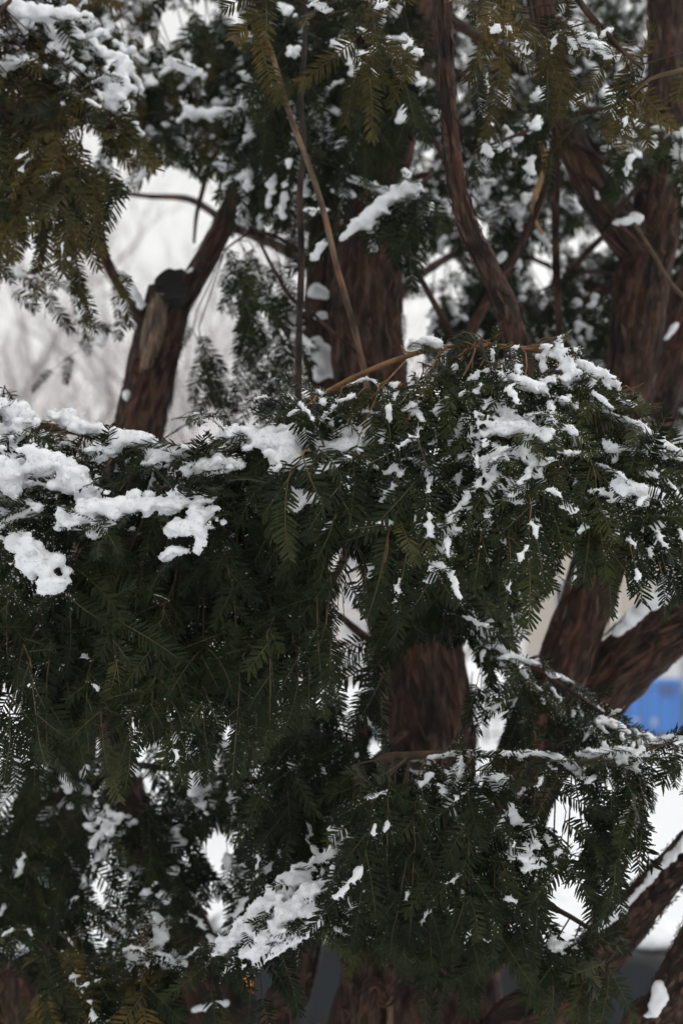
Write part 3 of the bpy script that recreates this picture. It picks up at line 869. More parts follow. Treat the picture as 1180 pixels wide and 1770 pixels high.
C.ridge([(890, 1470, 1.84, 16), (905, 1480, 1.835, 20), (930, 1495, 1.835, 12), (900, 1505, 1.83, 8)], rmul=.85)
C.ridge([(820, 1375, 1.86, 9), (845, 1390, 1.86, 8)], dens=.5)
C2 = Bough([(700, 1750, 2.45), (760, 1640, 2.2), (820, 1580, 2.02), (920, 1560, 1.98), (1010, 1600, 1.96), (1060, 1650, 1.95)], .007, .0025, snow=.10)
C2.curtain([(640, 1560), (760, 1540), (900, 1540), (1000, 1580), (1070, 1640)], [(640, 1600), (760, 1690), (900, 1690), (1000, 1700), (1070, 1680)], 22, 2.0, 1.92, fan=.2, tl=(130, 240), fr=(0, .7), scale=(.7, 1.0))
C2.ridge([(950, 1638, 1.93, 10), (975, 1632, 1.93, 14)], rmul=.85)
C3 = Bough([(720, 1250, 2.48), (660, 1300, 2.3), (600, 1360, 2.15), (560, 1420, 2.1)], .006, .002, snow=.25)
C3.curtain([(470, 1200), (560, 1180), (640, 1200), (720, 1340)], [(470, 1560), (560, 1600), (640, 1620), (720, 1640)], 30, 2.15, 2.05, fan=.1, tl=(140, 260), fr=(0, .75))
C3.ridge([(520, 1320, 2.05, 9), (505, 1330, 2.05, 8)], rmul=.85)
C3.ridge([(700, 1330, 2.1, 8), (735, 1338, 2.1, 8)], rmul=.85)
# the small sprays in front of the two stems
J = Bough([(850, 1100, 2.45), (800, 1060, 2.25), (830, 1090, 2.15), (900, 1140, 2.1), (980, 1190, 2.08), (1050, 1240, 2.05)], .006, .002, snow=.5)
J.curtain([(790, 1040), (850, 1090), (920, 1150), (1000, 1200), (1100, 1255)], [(790, 1140), (850, 1250), (920, 1300), (1000, 1290), (1100, 1300)], 26, 2.15, 2.05, fan=.3, tl=(80, 150), fr=(0, .3), scale=(.6, .85))
J.ridge([(800, 1045, 2.12, 9), (830, 1085, 2.1, 10), (860, 1115, 2.09, 10), (900, 1140, 2.08, 9), (935, 1150, 2.07, 6)], rmul=.85)
J.ridge([(945, 1160, 2.06, 8), (965, 1172, 2.06, 10)], rmul=.85)
J.ridge([(1035, 1240, 2.02, 8), (1060, 1250, 2.02, 9), (1090, 1270, 2.02, 7)], rmul=.85)
J2 = Bough([(700, 1000, 2.44), (660, 960, 2.2), (640, 970, 2.1), (600, 990, 2.05)], .006, .002, snow=.15)
J2.curtain([(560, 900), (640, 930), (720, 960), (800, 960)], [(560, 1080), (640, 1230), (720, 1180), (800, 1080)], 26, 2.1, 2.02, fan=.1, tl=(110, 200), fr=(0, .6))
J2.curtain([(640, 930), (700, 940), (820, 930), (950, 930)], [(640, 1130), (700, 1130), (820, 1110), (950, 1040)], 26, 2.2, 2.1, fan=.1, tl=(90, 150), fr=(0, .5))

# low bough with the broad fan of snow
D = Bough([(600, 1480, 2.44), (640, 1500, 2.2), (600, 1505, 2.05), (540, 1520, 2.0), (470, 1570, 1.96), (380, 1650, 1.93)], .007, .002, snow=.25)
D.curtain([(360, 1640), (430, 1590), (510, 1530), (640, 1520)], [(360, 1700), (430, 1730), (510, 1760), (640, 1720)], 20, 1.97, 1.9, fan=.3, tl=(90, 170), fr=(0, .5), scale=(.6, .9))
D.ridge([(375, 1648, 1.9, 12), (410, 1615, 1.9, 18), (450, 1575, 1.9, 20), (490, 1535, 1.91, 22), (530, 1500, 1.92, 18)], rmul=.9)
D.ridge([(430, 1650, 1.88, 14), (460, 1615, 1.88, 18), (500, 1570, 1.885, 22), (550, 1530, 1.89, 18), (605, 1525, 1.9, 14)], rmul=.9)
D.ridge([(440, 1670, 1.88, 9), (480, 1640, 1.88, 10), (540, 1600, 1.88, 10), (545, 1570, 1.88, 12)])
D.ridge([(570, 1430, 1.98, 10), (590, 1450, 1.97, 14), (575, 1475, 1.95, 14), (550, 1490, 1.94, 10)])
D.ridge([(600, 1550, 1.9, 9), (610, 1570, 1.9, 8)], dens=.5)
D2 = Bough([(330, 1600, 2.52), (320, 1620, 2.3), (270, 1640, 2.15), (200, 1680, 2.1), (120, 1700, 2.05)], .007, .002, snow=.3, olive=.3)
D2.curtain([(60, 1600), (180, 1620), (260, 1600), (400, 1640)], [(60, 1800), (180, 1830), (250, 1780), (400, 1700)], 28, 2.12, 2.02, fan=.2, tl=(100, 200), fr=(0, .6))
D2.ridge([(265, 1580, 2.1, 14), (280, 1620, 2.08, 18), (250, 1650, 2.06, 16), (300, 1660, 2.06, 18), (320, 1670, 2.06, 10)], rmul=.62, poke=.3)
D2.ridge([(225, 1665, 2.06, 12), (215, 1640, 2.07, 10)], rmul=.6, poke=.3)
# back layer of the lower crown
K = Bough([(120, 1400, 2.72), (200, 1330, 2.55), (300, 1330, 2.4), (420, 1350, 2.35), (540, 1340, 2.35)], .008, .003, snow=.33)
K.curtain([(-60, 1260), (100, 1280), (250, 1250), (400, 1230), (560, 1230)], [(-60, 1720), (100, 1640), (250, 1640), (400, 1620), (560, 1640)], 50, 2.4, 2.3, fan=.05, tl=(150, 280), fr=(0, .8))
K.ridge([(-10, 1615, 2.6, 16), (20, 1640, 2.58, 20), (50, 1650, 2.56, 16), (70, 1640, 2.55, 8)])
K.ridge([(330, 1345, 2.3, 12), (345, 1370, 2.3, 12), (335, 1385, 2.3, 8)], rmul=.6, poke=.3)
K.ridge([(180, 1470, 2.3, 12), (190, 1430, 2.3, 12), (195, 1410, 2.3, 10)], rmul=.6, poke=.3)
K.ridge([(35, 1600, 2.55, 10), (100, 1570, 2.55, 10), (130, 1590, 2.55, 10)], dens=.5)
K2 = Bough([(60, 1650, 2.74), (40, 1660, 2.5), (0, 1690, 2.4), (-60, 1720, 2.3)], .006, .002, snow=.2)
K2.curtain([(-60, 1620), (60, 1640), (140, 1660)], [(-60, 1720), (60, 1720), (140, 1790)], 12, 2.45, 2.3, fan=.2, tl=(80, 140), fr=(0, .4))

HOLES += [(580, 60, 26, 50, 2.0), (772, 130, 34, 130, 2.02), (785, 290, 34, 110, 2.5), (825, 440, 34, 80, 2.5), (1000, 290, 44, 70, 2.5), (1120, 420, 60, 110, 2.5)]
# upper boughs, hanging from above
E = Bough([(450, -100, 2.75), (300, -160, 2.5), (150, -120, 2.3), (40, -20, 2.2), (-80, 100, 2.15)], .010, .003, olive=.7, snow=.16)
for x, y0, y1 in ((0, 330, 560), (25, 250, 470), (72, 300, 535), (105, 260, 450), (132, 330, 570), (165, 280, 450), (215, 400, 545), (190, 360, 470), (235, 470, 560)):
    E.twig(P(x - 6, y0, 2.25), P(x + 4, (y0 + y1) / 2, 2.2), P(x + uni(-12, 12), y1 - 50, 2.18), sp=.032, ang=(12, 30), scale=(.5, .8))
E.curtain([(-60, -60), (60, -60), (160, -20), (215, 60)], [(-60, 420), (30, 400), (90, 380), (140, 420), (180, 380), (215, 400)], 36, 2.35, 2.15, fan=.05, tl=(170, 300), fr=(0, .8))
E.ridge([(20, 15, 2.2, 16), (70, 20, 2.2, 20), (140, 25, 2.2, 12)]); E.ridge([(185, 90, 2.25, 14), (215, 110, 2.24, 14), (200, 165, 2.22, 18), (190, 180, 2.22, 10)])
E.ridge([(290, 105, 2.4, 12), (330, 120, 2.4, 12), (345, 128, 2.4, 7)]); E.ridge([(15, 290, 2.2, 10), (55, 268, 2.2, 12), (70, 265, 2.2, 8)]); E.ridge([(5, 110, 2.2, 10), (45, 105, 2.2, 10)])
E2 = Bough([(650, 60, 2.66), (500, 40, 2.8), (380, 60, 2.85), (250, 120, 2.9), (120, 160, 2.95)], .014, .004, olive=.25, snow=.28)
E2.curtain([(120, -80), (250, -60), (380, -80), (480, -60), (600, -60)], [(120, 240), (250, 290), (380, 330), (480, 420), (600, 260)], 64, 2.9, 2.7, fan=.05, tl=(150, 280), fr=(0, .85))
E2.ridge([(335, 195, 2.65, 14), (380, 195, 2.65, 14), (420, 190, 2.65, 10)]); E2.ridge([(375, 285, 2.6, 10), (410, 290, 2.6, 14), (425, 300, 2.6, 8)])
E2.ridge([(548, 210, 2.7, 9), (560, 225, 2.7, 10), (578, 245, 2.7, 8)]); E2.ridge([(440, 270, 2.7, 9), (455, 300, 2.7, 9), (470, 330, 2.7, 8)])
E2.ridge([(470, 20, 2.6, 18), (480, 50, 2.6, 14)]); E2.ridge([(430, 60, 2.6, 12), (440, 70, 2.6, 8)]); E2.ridge([(535, 230, 2.75, 8), (550, 258, 2.75, 8)])
H = Bough([(560, 470, 2.74), (500, 420, 2.7), (440, 400, 2.65), (390, 430, 2.62)], .005, .002, snow=.1)
for pts in (((395, 440), (450, 540), (470, 690)), ((420, 430), (440, 500), (432, 560)), ((455, 480), (500, 560), (505, 640)), ((440, 420), (405, 500), (440, 600)), ((480, 440), (500, 540), (508, 650)), ((330, 560), (350, 610), (378, 690)), ((430, 600), (450, 660), (480, 700))):
    H.twig(P(*pts[0], 2.62), P(*pts[1], 2.55), P(*pts[2], 2.52), sp=.02, scale=(.65, .95), snow=.1)
H.twig(P(200, 560, 2.9), P(150, 590, 2.85), P(90, 640, 2.8), sp=.024, scale=(.5, .75), snow=.3)
F_ = Bough([(650, 330, 2.6), (740, 300, 2.45), (720, 325, 2.35), (660, 370, 2.3), (590, 420, 2.28)], .006, .002, snow=.35)
F_.curtain([(575, 400), (640, 360), (700, 320), (780, 330)], [(575, 440), (640, 450), (700, 460), (780, 440)], 14, 2.36, 2.28, fan=.3, tl=(80, 150), fr=(0, .25), scale=(.7, 1.0))
F_.ridge([(590, 415, 2.27, 7), (620, 385, 2.27, 10), (650, 360, 2.28, 13), (690, 330, 2.29, 14), (725, 320, 2.3, 10)])
F_.ridge([(600, 305, 2.4, 8), (640, 320, 2.38, 10), (675, 335, 2.36, 10)]); F_.ridge([(580, 325, 2.5, 9), (595, 340, 2.5, 8)])
G0 = Bough([(690, 120, 2.66), (620, 100, 2.5), (560, 130, 2.45), (500, 160, 2.4)], .008, .002, snow=.18)
G0.curtain([(470, -60), (600, -60), (720, -60)], [(470, 260), (600, 300), (720, 220)], 26, 2.5, 2.4, fan=.05, tl=(140, 240), fr=(0, .75))
G0.ridge([(590, 70, 2.35, 14), (605, 95, 2.35, 14), (620, 115, 2.35, 8)]); G0.ridge([(540, 200, 2.4, 7), (565, 235, 2.4, 9), (575, 250, 2.4, 7)])
# crown behind the trunk
G = Bough([(720, 0, 2.68), (820, 60, 3.2), (950, 150, 3.5), (1100, 250, 3.7), (1250, 330, 3.8)], .016, .005, snow=.36)
G.curtain([(700, -80), (850, -80), (1000, -80), (1250, -80)], [(700, 540), (850, 560), (1000, 620), (1250, 700)], 92, 3.6, 3.3, fan=.05, tl=(160, 300), fr=(0, .85))
G2 = Bough([(640, 560, 2.55), (720, 480, 3.0), (820, 430, 3.3), (950, 460, 3.4), (1080, 560, 3.5)], .012, .004, snow=.36)
G2.curtain([(690, 420), (820, 440), (950, 430), (1080, 480), (1200, 480)], [(690, 620), (820, 640), (950, 660), (1080, 720), (1200, 760)], 34, 3.3, 3.1, fan=.1, tl=(110, 220), fr=(0, .7))
for pts in (((820, 320), (850, 305), (880, 300)), ((820, 325), (845, 355), (875, 390)), ((895, 350), (925, 380), (950, 410)), ((705, 270), (745, 250), (770, 240)), ((800, 215), (820, 205), (845, 175)), ((1040, 290), (1065, 305), (1085, 325)), ((1030, 80), (1050, 85), (1065, 100)), ((960, 345), (985, 350), (1000, 365))):
    G.ridge([(*p, 3.0, 11) for p in pts])
# shoots of the topmost bough, hanging into the sharp plane
T = Bough([(920, -300, 2.5), (860, -180, 2.1), (760, -60, 1.95), (650, -30, 1.9), (530, -20, 1.88)], .009, .003, olive=.9, snow=.15)
T.curtain([(490, -40), (560, -30), (640, -30), (720, -30), (830, -50)], [(490, 90), (560, 110), (640, 150), (720, 190), (830, 140)], 6, 1.93, 1.86, fan=.1, tl=(90, 160), fr=(.1, .5), scale=(.7, 1.0))
T.ridge([(545, 5, 1.88, 10), (570, 20, 1.88, 8)]); T.ridge([(715, 85, 1.86, 9), (725, 90, 1.86, 9)]); T.ridge([(650, 12, 1.86, 7), (665, 5, 1.86, 8)])
T2 = Bough([(935, -200, 2.5), (960, -80, 2.1), (1000, 0, 1.95), (1060, 70, 1.9), (1110, 120, 1.88)], .008, .002, olive=.8, snow=.2)
T2.curtain([(800, -30), (900, -20), (1000, 10), (1100, 90), (1180, 60)], [(800, 170), (900, 180), (1000, 160), (1100, 200), (1180, 130)], 9, 1.98, 1.88, fan=.2, tl=(80, 150), fr=(0, .45), scale=(.7, 1.0))
T2.ridge([(1005, 72, 1.88, 9), (1035, 78, 1.87, 11), (1060, 98, 1.86, 9)]); T2.ridge([(850, 50, 1.88, 9), (862, 48, 1.88, 8)]); T2.ridge([(895, 75, 1.87, 8), (912, 90, 1.87, 7)])
T3_ = Bough([(1145, 280, 2.62), (1080, 200, 2.45), (1000, 190, 2.35), (900, 230, 2.3), (820, 260, 2.28)], .006, .002, olive=.2, snow=.45)
T3_.curtain([(820, 180), (900, 170), (1000, 150), (1080, 170), (1190, 180)], [(820, 300), (900, 300), (1000, 240), (1080, 300), (1190, 330)], 10, 2.36, 2.28, fan=.2, tl=(70, 120), fr=(0, .5), scale=(.7, 1.0))
T4_ = Bough([(1110, 500, 2.6), (1040, 470, 2.8), (980, 480, 2.9), (900, 520, 2.9)], .006, .002, snow=.45)
T4_.curtain([(720, 470), (820, 480), (900, 500), (1000, 480), (1060, 520)], [(720, 600), (820, 610), (900, 610), (1000, 620), (1060, 640)], 18, 2.85, 2.75, fan=.2, tl=(70, 120), fr=(0, .5), scale=(.7, 1.0))
# crown above the frame, shading what is below
for (x0, x1, d) in ((-300, 500, 3.0), (500, 1400, 3.2), (300, 1500, 3.9)):
    U = Bough([(.5 * (x0 + x1), -500, 2.8), (.6 * x0 + .4 * x1, -420, d), (x0, -400, d)], .014, .004, snow=.2)
    U.curtain([(x0, -700), (x1, -700)], [(x0, -150), (x1, -150)], 18, d + .2, d - .2, fan=.05, tl=(200, 350), fr=(0, .9), sp=.03, scale=(1.0, 1.4), dj=.25)

# snowy sprays crossing the upper stems and the pale gap
for pts, top, bot, n, d, sn in (
        ([(720, 60, 2.66), (800, 130, 2.9), (900, 200, 2.95), (960, 240, 2.95)], [(700, 110), (800, 150), (960, 190)], [(700, 250), (800, 300), (960, 330)], 13, 2.95, .6),
        ([(1150, 100, 2.66), (1080, 180, 2.8), (1040, 260, 2.85), (1010, 330, 2.85)], [(990, 200), (1060, 220), (1180, 240)], [(990, 330), (1060, 350), (1180, 380)], 12, 2.5, .6),
        ([(645, 380, 2.6), (560, 300, 2.5), (480, 290, 2.5), (420, 320, 2.5)], [(430, 150), (500, 170), (600, 160)], [(430, 330), (500, 350), (600, 290)], 14, 2.55, .55),
        ([(690, 150, 2.65), (740, 220, 2.5), (790, 330, 2.5), (830, 380, 2.5)], [(720, 330), (830, 340), (930, 330)], [(720, 430), (830, 460), (930, 450)], 11, 2.75, .6)):
    X = Bough(pts, .005, .002, snow=sn)
    X.curtain(top, bot, n, d, d - .06, fan=.35, tl=(70, 130), fr=(0, .5), scale=(.7, 1.05))
X = Bough([(165, 380, 2.6), (120, 440, 2.55), (60, 470, 2.5), (0, 480, 2.5)], .004, .0015, snow=.12, olive=.3)
for pts in (((20, 440), (30, 500), (18, 560)), ((70, 450), (85, 500), (78, 550)), ((120, 440), (140, 500), (136, 580)), ((200, 430), (222, 480), (214, 545)), ((345, 560), (350, 610), (372, 690)), ((395, 430), (430, 470), (420, 540)), ((165, 585), (135, 600), (95, 635))):
    (H if pts[0][0] > 300 else X).twig(P(*pts[0], 2.5), P(*pts[1], 2.47), P(*pts[2], 2.45), sp=.02, scale=(.6, .9), ang=(15, 45))

# ------------------------------------------------------------------ the boughs become objects
front = sorted([s for s in ALL_SHOOTS if -40 < s['pr'][0] < 1220 and -40 < s['pr'][1] < 1810], key=lambda s: s['pr'][2])
for s in front[:300]: s['own'] = True
for bgh in BOUGHS:
    bgh.settle()
    wo = bgh.wood.build(bgh.name, ORANGE if bgh is A else TWIG if bgh in (B, C) else BARK, yew)
    VV, QQ, MM, nb = [], [], [], 0
    for s in bgh.shoots:
        if s.get('own'):
            o = link('shoot', shoot_mesh(s['v'], s['olive']), wo)
            m = Matrix([list(r) for r in s['M']]).to_4x4()
            m.translation = Vector(s['o'])
            o.matrix_local = m
        else:
            V, Q, MI, _, _ = VAR[s['v']]['lo']
            VV.append(V @ s['M'].T + s['o']); QQ.append(Q + nb)
            MM.append(np.where(MI == 1, 3, s['olive'])); nb += len(V)
    if VV:
        fo = link('foliage', np_mesh('foliage', np.vstack(VV), np.vstack(QQ), [NEEDLE, NEEDLE_OLIVE, NEEDLE_YOUNG, TWIG_GREEN], np.concatenate(MM)), wo)
        fo['kind'] = 'stuff'
    if bgh.blobs:
        dm = np.mean([proj(b[0])[2] for b in bgh.blobs])
        so = snow_object('snow', bgh.blobs, wo, .0025 if dm < 2.05 else .0036, .0022 if dm < 2.05 else .004)
        so['kind'] = 'stuff'
        if dm < 2.45:
            nv = len(so.data.vertices)
            co = np.empty(nv * 3, np.float32); so.data.vertices.foreach_get('co', co)
            no = np.empty(nv * 3, np.float32); so.data.vertices.foreach_get('normal', no)
            co, no = co.reshape(-1, 3), no.reshape(-1, 3)
            for k in RNG.integers(0, nv, int(nv * (.16 if dm < 2.05 else .08))):
                bgh.grains.append((co[k] + no[k] * uni(-.0002, .0011) + RNG.normal(0, .0004, 3), uni(.0005, .0011)))
    if bgh.grains:
        V, T3 = ball_arrays(bgh.grains, TET)
        go = link('snow_grains', np_mesh('snow_grains', V, T3, [SNOW]), wo)
        go['kind'] = 'stuff'

# snow lodged on the stems
def stem_snow(ridges, voxel=.004):
    for rg in ridges:
        bl = []
        A_ = np.array([list(P(x, y, d)) + [r * d / F] for x, y, d, r in rg])
        for c in catmull(A_, max(8, 9 * len(rg))):
            for _ in range(3):
                bl.append((c[:3] + RNG.normal(0, .35, 3) * c[3] * np.array([1, 1, .6]), c[3] * uni(.4, .75), .75))
        so = snow_object('snow', bl, yew, voxel, .004)
        so['kind'] = 'stuff'
stem_snow([
    [(1062, 1098, 2.50, 11), (1090, 1070, 2.48, 16), (1130, 1038, 2.46, 19), (1180, 1002, 2.42, 22), (1240, 955, 2.37, 20)],
    [(1035, 350, 2.55, 4), (1050, 375, 2.55, 7), (1075, 385, 2.55, 10), (1095, 375, 2.56, 12), (1100, 385, 2.56, 8)],
    [(995, 270, 2.53, 4), (1020, 310, 2.53, 5), (1035, 345, 2.53, 5)],
    [(1030, 1610, 2.26, 9), (1060, 1585, 2.25, 10), (1100, 1545, 2.24, 9), (1140, 1500, 2.22, 10), (1185, 1450, 2.2, 12)],
    [(1140, 1700, 2.18, 9), (1135, 1730, 2.18, 13), (1128, 1755, 2.18, 10)],
    [(545, 590, 2.66, 16), (560, 620, 2.66, 20), (555, 650, 2.66, 14)], [(545, 500, 2.68, 16), (560, 510, 2.68, 10)], [(560, 545, 2.68, 9), (548, 548, 2.68, 7)],
    [(215, 480, 2.64, 8), (232, 505, 2.64, 9), (245, 530, 2.66, 8)], [(285, 468, 2.69, 7), (305, 470, 2.7, 6)], [(218, 690, 2.67, 9), (222, 678, 2.67, 8)],
    [(330, 470, 2.66, 7), (345, 455, 2.66, 7)], [(415, 300, 2.64, 9), (420, 360, 2.66, 10), (412, 385, 2.66, 7)],
    [(1170, 560, 2.84, 6), (1150, 585, 2.84, 6)], [(870, 500, 2.2, 5), (862, 480, 2.2, 4)], [(340, 1745, 2.4, 10), (390, 1735, 2.42, 9)],
])
for ch in yew.children:
    ch.matrix_parent_inverse = yew_inv

# ------------------------------------------------------------------ two bare shoots standing between the boughs, and a dead leaf
def sapling(name, pts, r, mt, label):
    w = Wood()
    w.tube([P(*p) if len(p) == 3 else np.array(p[3]) for p in pts], r, seg=10, rough=.12, freq=30, flute=.08, cap=True)
    root = link(name, None)
    f = np.array(pts[-1][3])
    root.location = f
    o = w.build('stem', mt, root)
    o.matrix_parent_inverse = Matrix.Translation(-Vector(f))
    tag(root, label, 'bare shoot', 'bare shoots between the boughs')
    return o, root
st1, r1_ = sapling('bare_shoot', [(380, -220, 2.02), (435, 0, 2.06), (470, 92, 2.08), (500, 195, 2.1), (549, 330, 2.13), (582, 460, 2.17), (620, 600, 2.22), (640, 720, 2.26), (660, 1000, 2.32), (0, 0, 0, foot(690, 2300, 2.36))],
        [.002, .0038, .0044, .005, .006], BARK_GREY, 'thin pale bare shoot slanting across the yew trunk')
st2, r2_ = sapling('bare_shoot', [(530, -200, 2.2), (527, 60, 2.18), (520, 170, 2.17), (525, 250, 2.16), (518, 340, 2.155), (521, 450, 2.15), (517, 560, 2.15), (515, 690, 2.15), (510, 1000, 2.16), (0, 0, 0, foot(505, 2300, 2.2))],
        [.003, .0042, .0048, .0052, .006], BARK_DARK, 'thin dark upright bare shoot beside the yew trunk')
for (xa, ya, xb, yb) in ((519, 545, 540, 538), (518, 575, 512, 560)):
    w = Wood(); w.tube([P(xa, ya, 2.15), P((xa + xb) / 2, yb + 3, 2.14), P(xb, yb, 2.13)], [.004, .003, .0025], seg=8, cap=True)
    o = w.build('knot', BARK_DARK, r2_); o.matrix_parent_inverse = Matrix.Translation(-Vector(r2_.location))

LEAF = plain('dead_leaf', (0.30, 0.17, 0.075), 0.8, var=.35, scale=40, bump=.3)
lv, lf = [], []
for i in range(15):
    t = i / 14
    c = P(936 + 13 * math.sin(t * 6) - 6 * t + (14 if t > .6 else 0) * (t - .6) * 2.5, 240 + 165 * t, 2.44 + .012 * math.sin(t * 6))
    wd = .0115 * math.sin(math.pi * min(1, .08 + t * .95)) ** .7 * (1 - .45 * (t > .45) * min(1, (t - .45) * 4))
    tw = .5 + 1.1 * t
    for q in (-1, -.4, .2, 1):
        lv.append(c + np.array([math.cos(tw), math.sin(tw), 0]) * wd * q + np.array([-math.sin(tw), math.cos(tw), 0]) * (.006 * q * q))
for i in range(14):
    for q in range(3):
        lf.append((i * 4 + q, i * 4 + q + 1, i * 4 + q + 5, i * 4 + q + 4))
mb = MB(); mb.add(lv, lf)
leaf = mb.build('dead_leaf', LEAF, smooth=True)
m = leaf.modifiers.new('thick', 'SOLIDIFY'); m.thickness = .0008
tag(leaf, 'curled tan dead leaf caught on a thin branch', 'leaf')

# ------------------------------------------------------------------ parked car below the bank
PAINT = plain('car_paint_teal', (0.016, 0.034, 0.040), 0.3, var=.06); PAINT.node_tree.nodes['Principled BSDF'].inputs['Coat Weight'].default_value = .6
GLASSD = plain('car_window', (0.008, 0.012, 0.015), 0.25, var=.05); GLASSD.node_tree.nodes['Principled BSDF'].inputs['Specular IOR Level'].default_value = .3
RUBBER = plain('tyre_rubber', (0.012, 0.012, 0.012), 0.9)
TRIM = plain('black_trim', (0.012, 0.012, 0.013), 0.5)
RIM = plain('wheel_rim', (0.4, 0.4, 0.42), 0.35, metal=.9)
AMB, N_, L_, b_ = mat('amber_lamp')
b_.inputs['Base Color'].default_value = (.8, .25, .03, 1); b_.inputs['Emission Color'].default_value = (1, .32, .03, 1); b_.inputs['Emission Strength'].default_value = .7
REDL = plain('red_lamp', (0.25, 0.01, 0.01), 0.2)
car = link('parked_car', None)
CARX, CARY = -.15, 6.9
car.location = (CARX, CARY, 0.02); car.rotation_euler = (0, 0, R(173))
tag(car, 'dark teal parked car with snow on its roof and window ledges below the bank', 'car')
lower = [(-2.15, .35), (-2.22, .62), (-2.16, .95), (-2.0, 1.06), (1.0, 1.10), (1.35, .99), (2.05, .86), (2.2, .66), (2.18, .36), (1.75, .27), (-1.75, .27)]
m_ = MB().prism(lower, -.87, .87).build('body', PAINT, car, bevel=.06)
cab = [(-2.0, 1.07), (-1.62, 1.46), (-1.2, 1.50), (-.1, 1.50), (.32, 1.45), (1.02, 1.09)]
MB().prism(cab, -.72, .72).build('cabin', TRIM, car, bevel=.05)
for sgn in (-1, 1):
    y = .728 * sgn
    for q in ([(-1.86, 1.12), (-1.5, 1.43), (-1.12, 1.44), (-1.08, 1.12)], [(-1.02, 1.12), (-1.06, 1.44), (-.16, 1.45), (-.10, 1.12)], [(-.04, 1.12), (-.10, 1.44), (.26, 1.42), (.82, 1.12)]):
        MB().prism(q, y - .01, y + .01).build('window', GLASSD, car)
    for x in (-1.35, 1.3):
        tb = MB()
        n = 24
        for k in range(n):
            a1, a2 = 2 * math.pi * k / n, 2 * math.pi * (k + 1) / n
            for r0, r1, ya, yb in ((.20, .31, .88, .88), (.31, .31, .88, .68)):
                tb.add([(x + r0 * math.cos(a1), ya * sgn, .31 + r0 * math.sin(a1)), (x + r0 * math.cos(a2), ya * sgn, .31 + r0 * math.sin(a2)), (x + r1 * math.cos(a2), yb * sgn, .31 + r1 * math.sin(a2)), (x + r1 * math.cos(a1), yb * sgn, .31 + r1 * math.sin(a1))], [(0, 1, 2, 3)])
        wh = tb.build('wheel', RUBBER, car)
        rb = MB()
        rb.add([(x + .2 * math.cos(2 * math.pi * k / n), .875 * sgn, .31 + .2 * math.sin(2 * math.pi * k / n)) for k in range(n)], [tuple(range(n))])
        for k in range(5):
            a1 = 2 * math.pi * k / 5
            rb.box((x + .1 * math.cos(a1), .885 * sgn, .31 + .1 * math.sin(a1)), (.05, .02, .05))
        rb.build('rim', RIM, wh)
    MB().box((.72, .92 * sgn, 1.12), (.16, .16, .12)).build('mirror', PAINT, car, bevel=.03)
    MB().box((-2.13, .66 * sgn, .98), (.10, .22, .16)).build('tail_lamp', REDL, car, bevel=.02)
    MB().box((2.1, .64 * sgn, .74), (.16, .3, .12)).build('headlight', RIM, car, bevel=.02)
    MB().box((-.55, .873 * sgn, .92), (.18, .03, .03)).build('door_handle', TRIM, car, bevel=.008)
    MB().box((-.9, .875 * sgn, 1.07), (2.0, .02, .02)).build('window_ledge', TRIM, car)
MB().prism([(-1.58, 1.425), (-1.9, 1.14), (-1.95, 1.14), (-1.64, 1.445)], -.6, .6).build('rear_window', GLASSD, car)
MB().prism([(.36, 1.43), (.96, 1.115), (1.0, 1.125), (.38, 1.45)], -.6, .6).build('windscreen', GLASSD, car)
MB().box((.17, .75, 1.28), (.05, .05, .10)).build('indicator_lamp', AMB, car, bevel=.01)
bl = []
for _ in range(700):
    x, y = uni(-1.6, .3), uni(-.66, .66)
    bl.append((np.array([x, y, 1.505 + .02 * noise.noise((x * 3, y * 3, 0))]), uni(.05, .085), .6))
for _ in range(260):
    x, y = uni(1.1, 1.95), uni(-.7, .7)
    bl.append((np.array([x, y, 1.075 - .23 * (x - 1.1)]), uni(.05, .08), .6))
for _ in range(240):
    bl.append((np.array([uni(-1.9, .95), random.choice((-.80, .80)) + uni(-.03, .03), 1.105]), uni(.02, .034), .7))
so = snow_object('snow_cover', bl, car, .02, .01); so['kind'] = 'stuff'

# ------------------------------------------------------------------ far side of the street
CONC = plain('grey_concrete', (0.16, 0.17, 0.19), .85, var=.15)
STEEL = plain('fence_steel', (0.06, 0.075, 0.09), .5, metal=.3)
BLUE = plain('blue_panel', (0.025, 0.25, 0.80), .5, var=.08)
BLUED = plain('dark_blue_panel', (0.02, 0.11, 0.40), .5)
WHITEP = plain('white_panel', (0.72, 0.73, 0.75), .6, var=.05)
PALEB = plain('pale_blue_flake_blur', (0.45, 0.55, 0.68), .6)
BEIGE = plain('beige_render', (0.50, 0.44, 0.37), .9, var=.08, scale=.6)
PINK = plain('rose_render_hazed', (0.56, 0.51, 0.49), .9, var=.06, scale=.4)  # pale tone carries much of the distance haze in the wall colour
WGLASS = plain('far_window_glass', (0.34, 0.35, 0.37), .15)  # pale sky reflection and distance haze put into the glass colour
GREENM = plain('green_container_paint', (0.05, 0.10, 0.09), .6)
def gx(px, d): return d * (px - 590) / F
PXM = 45.0
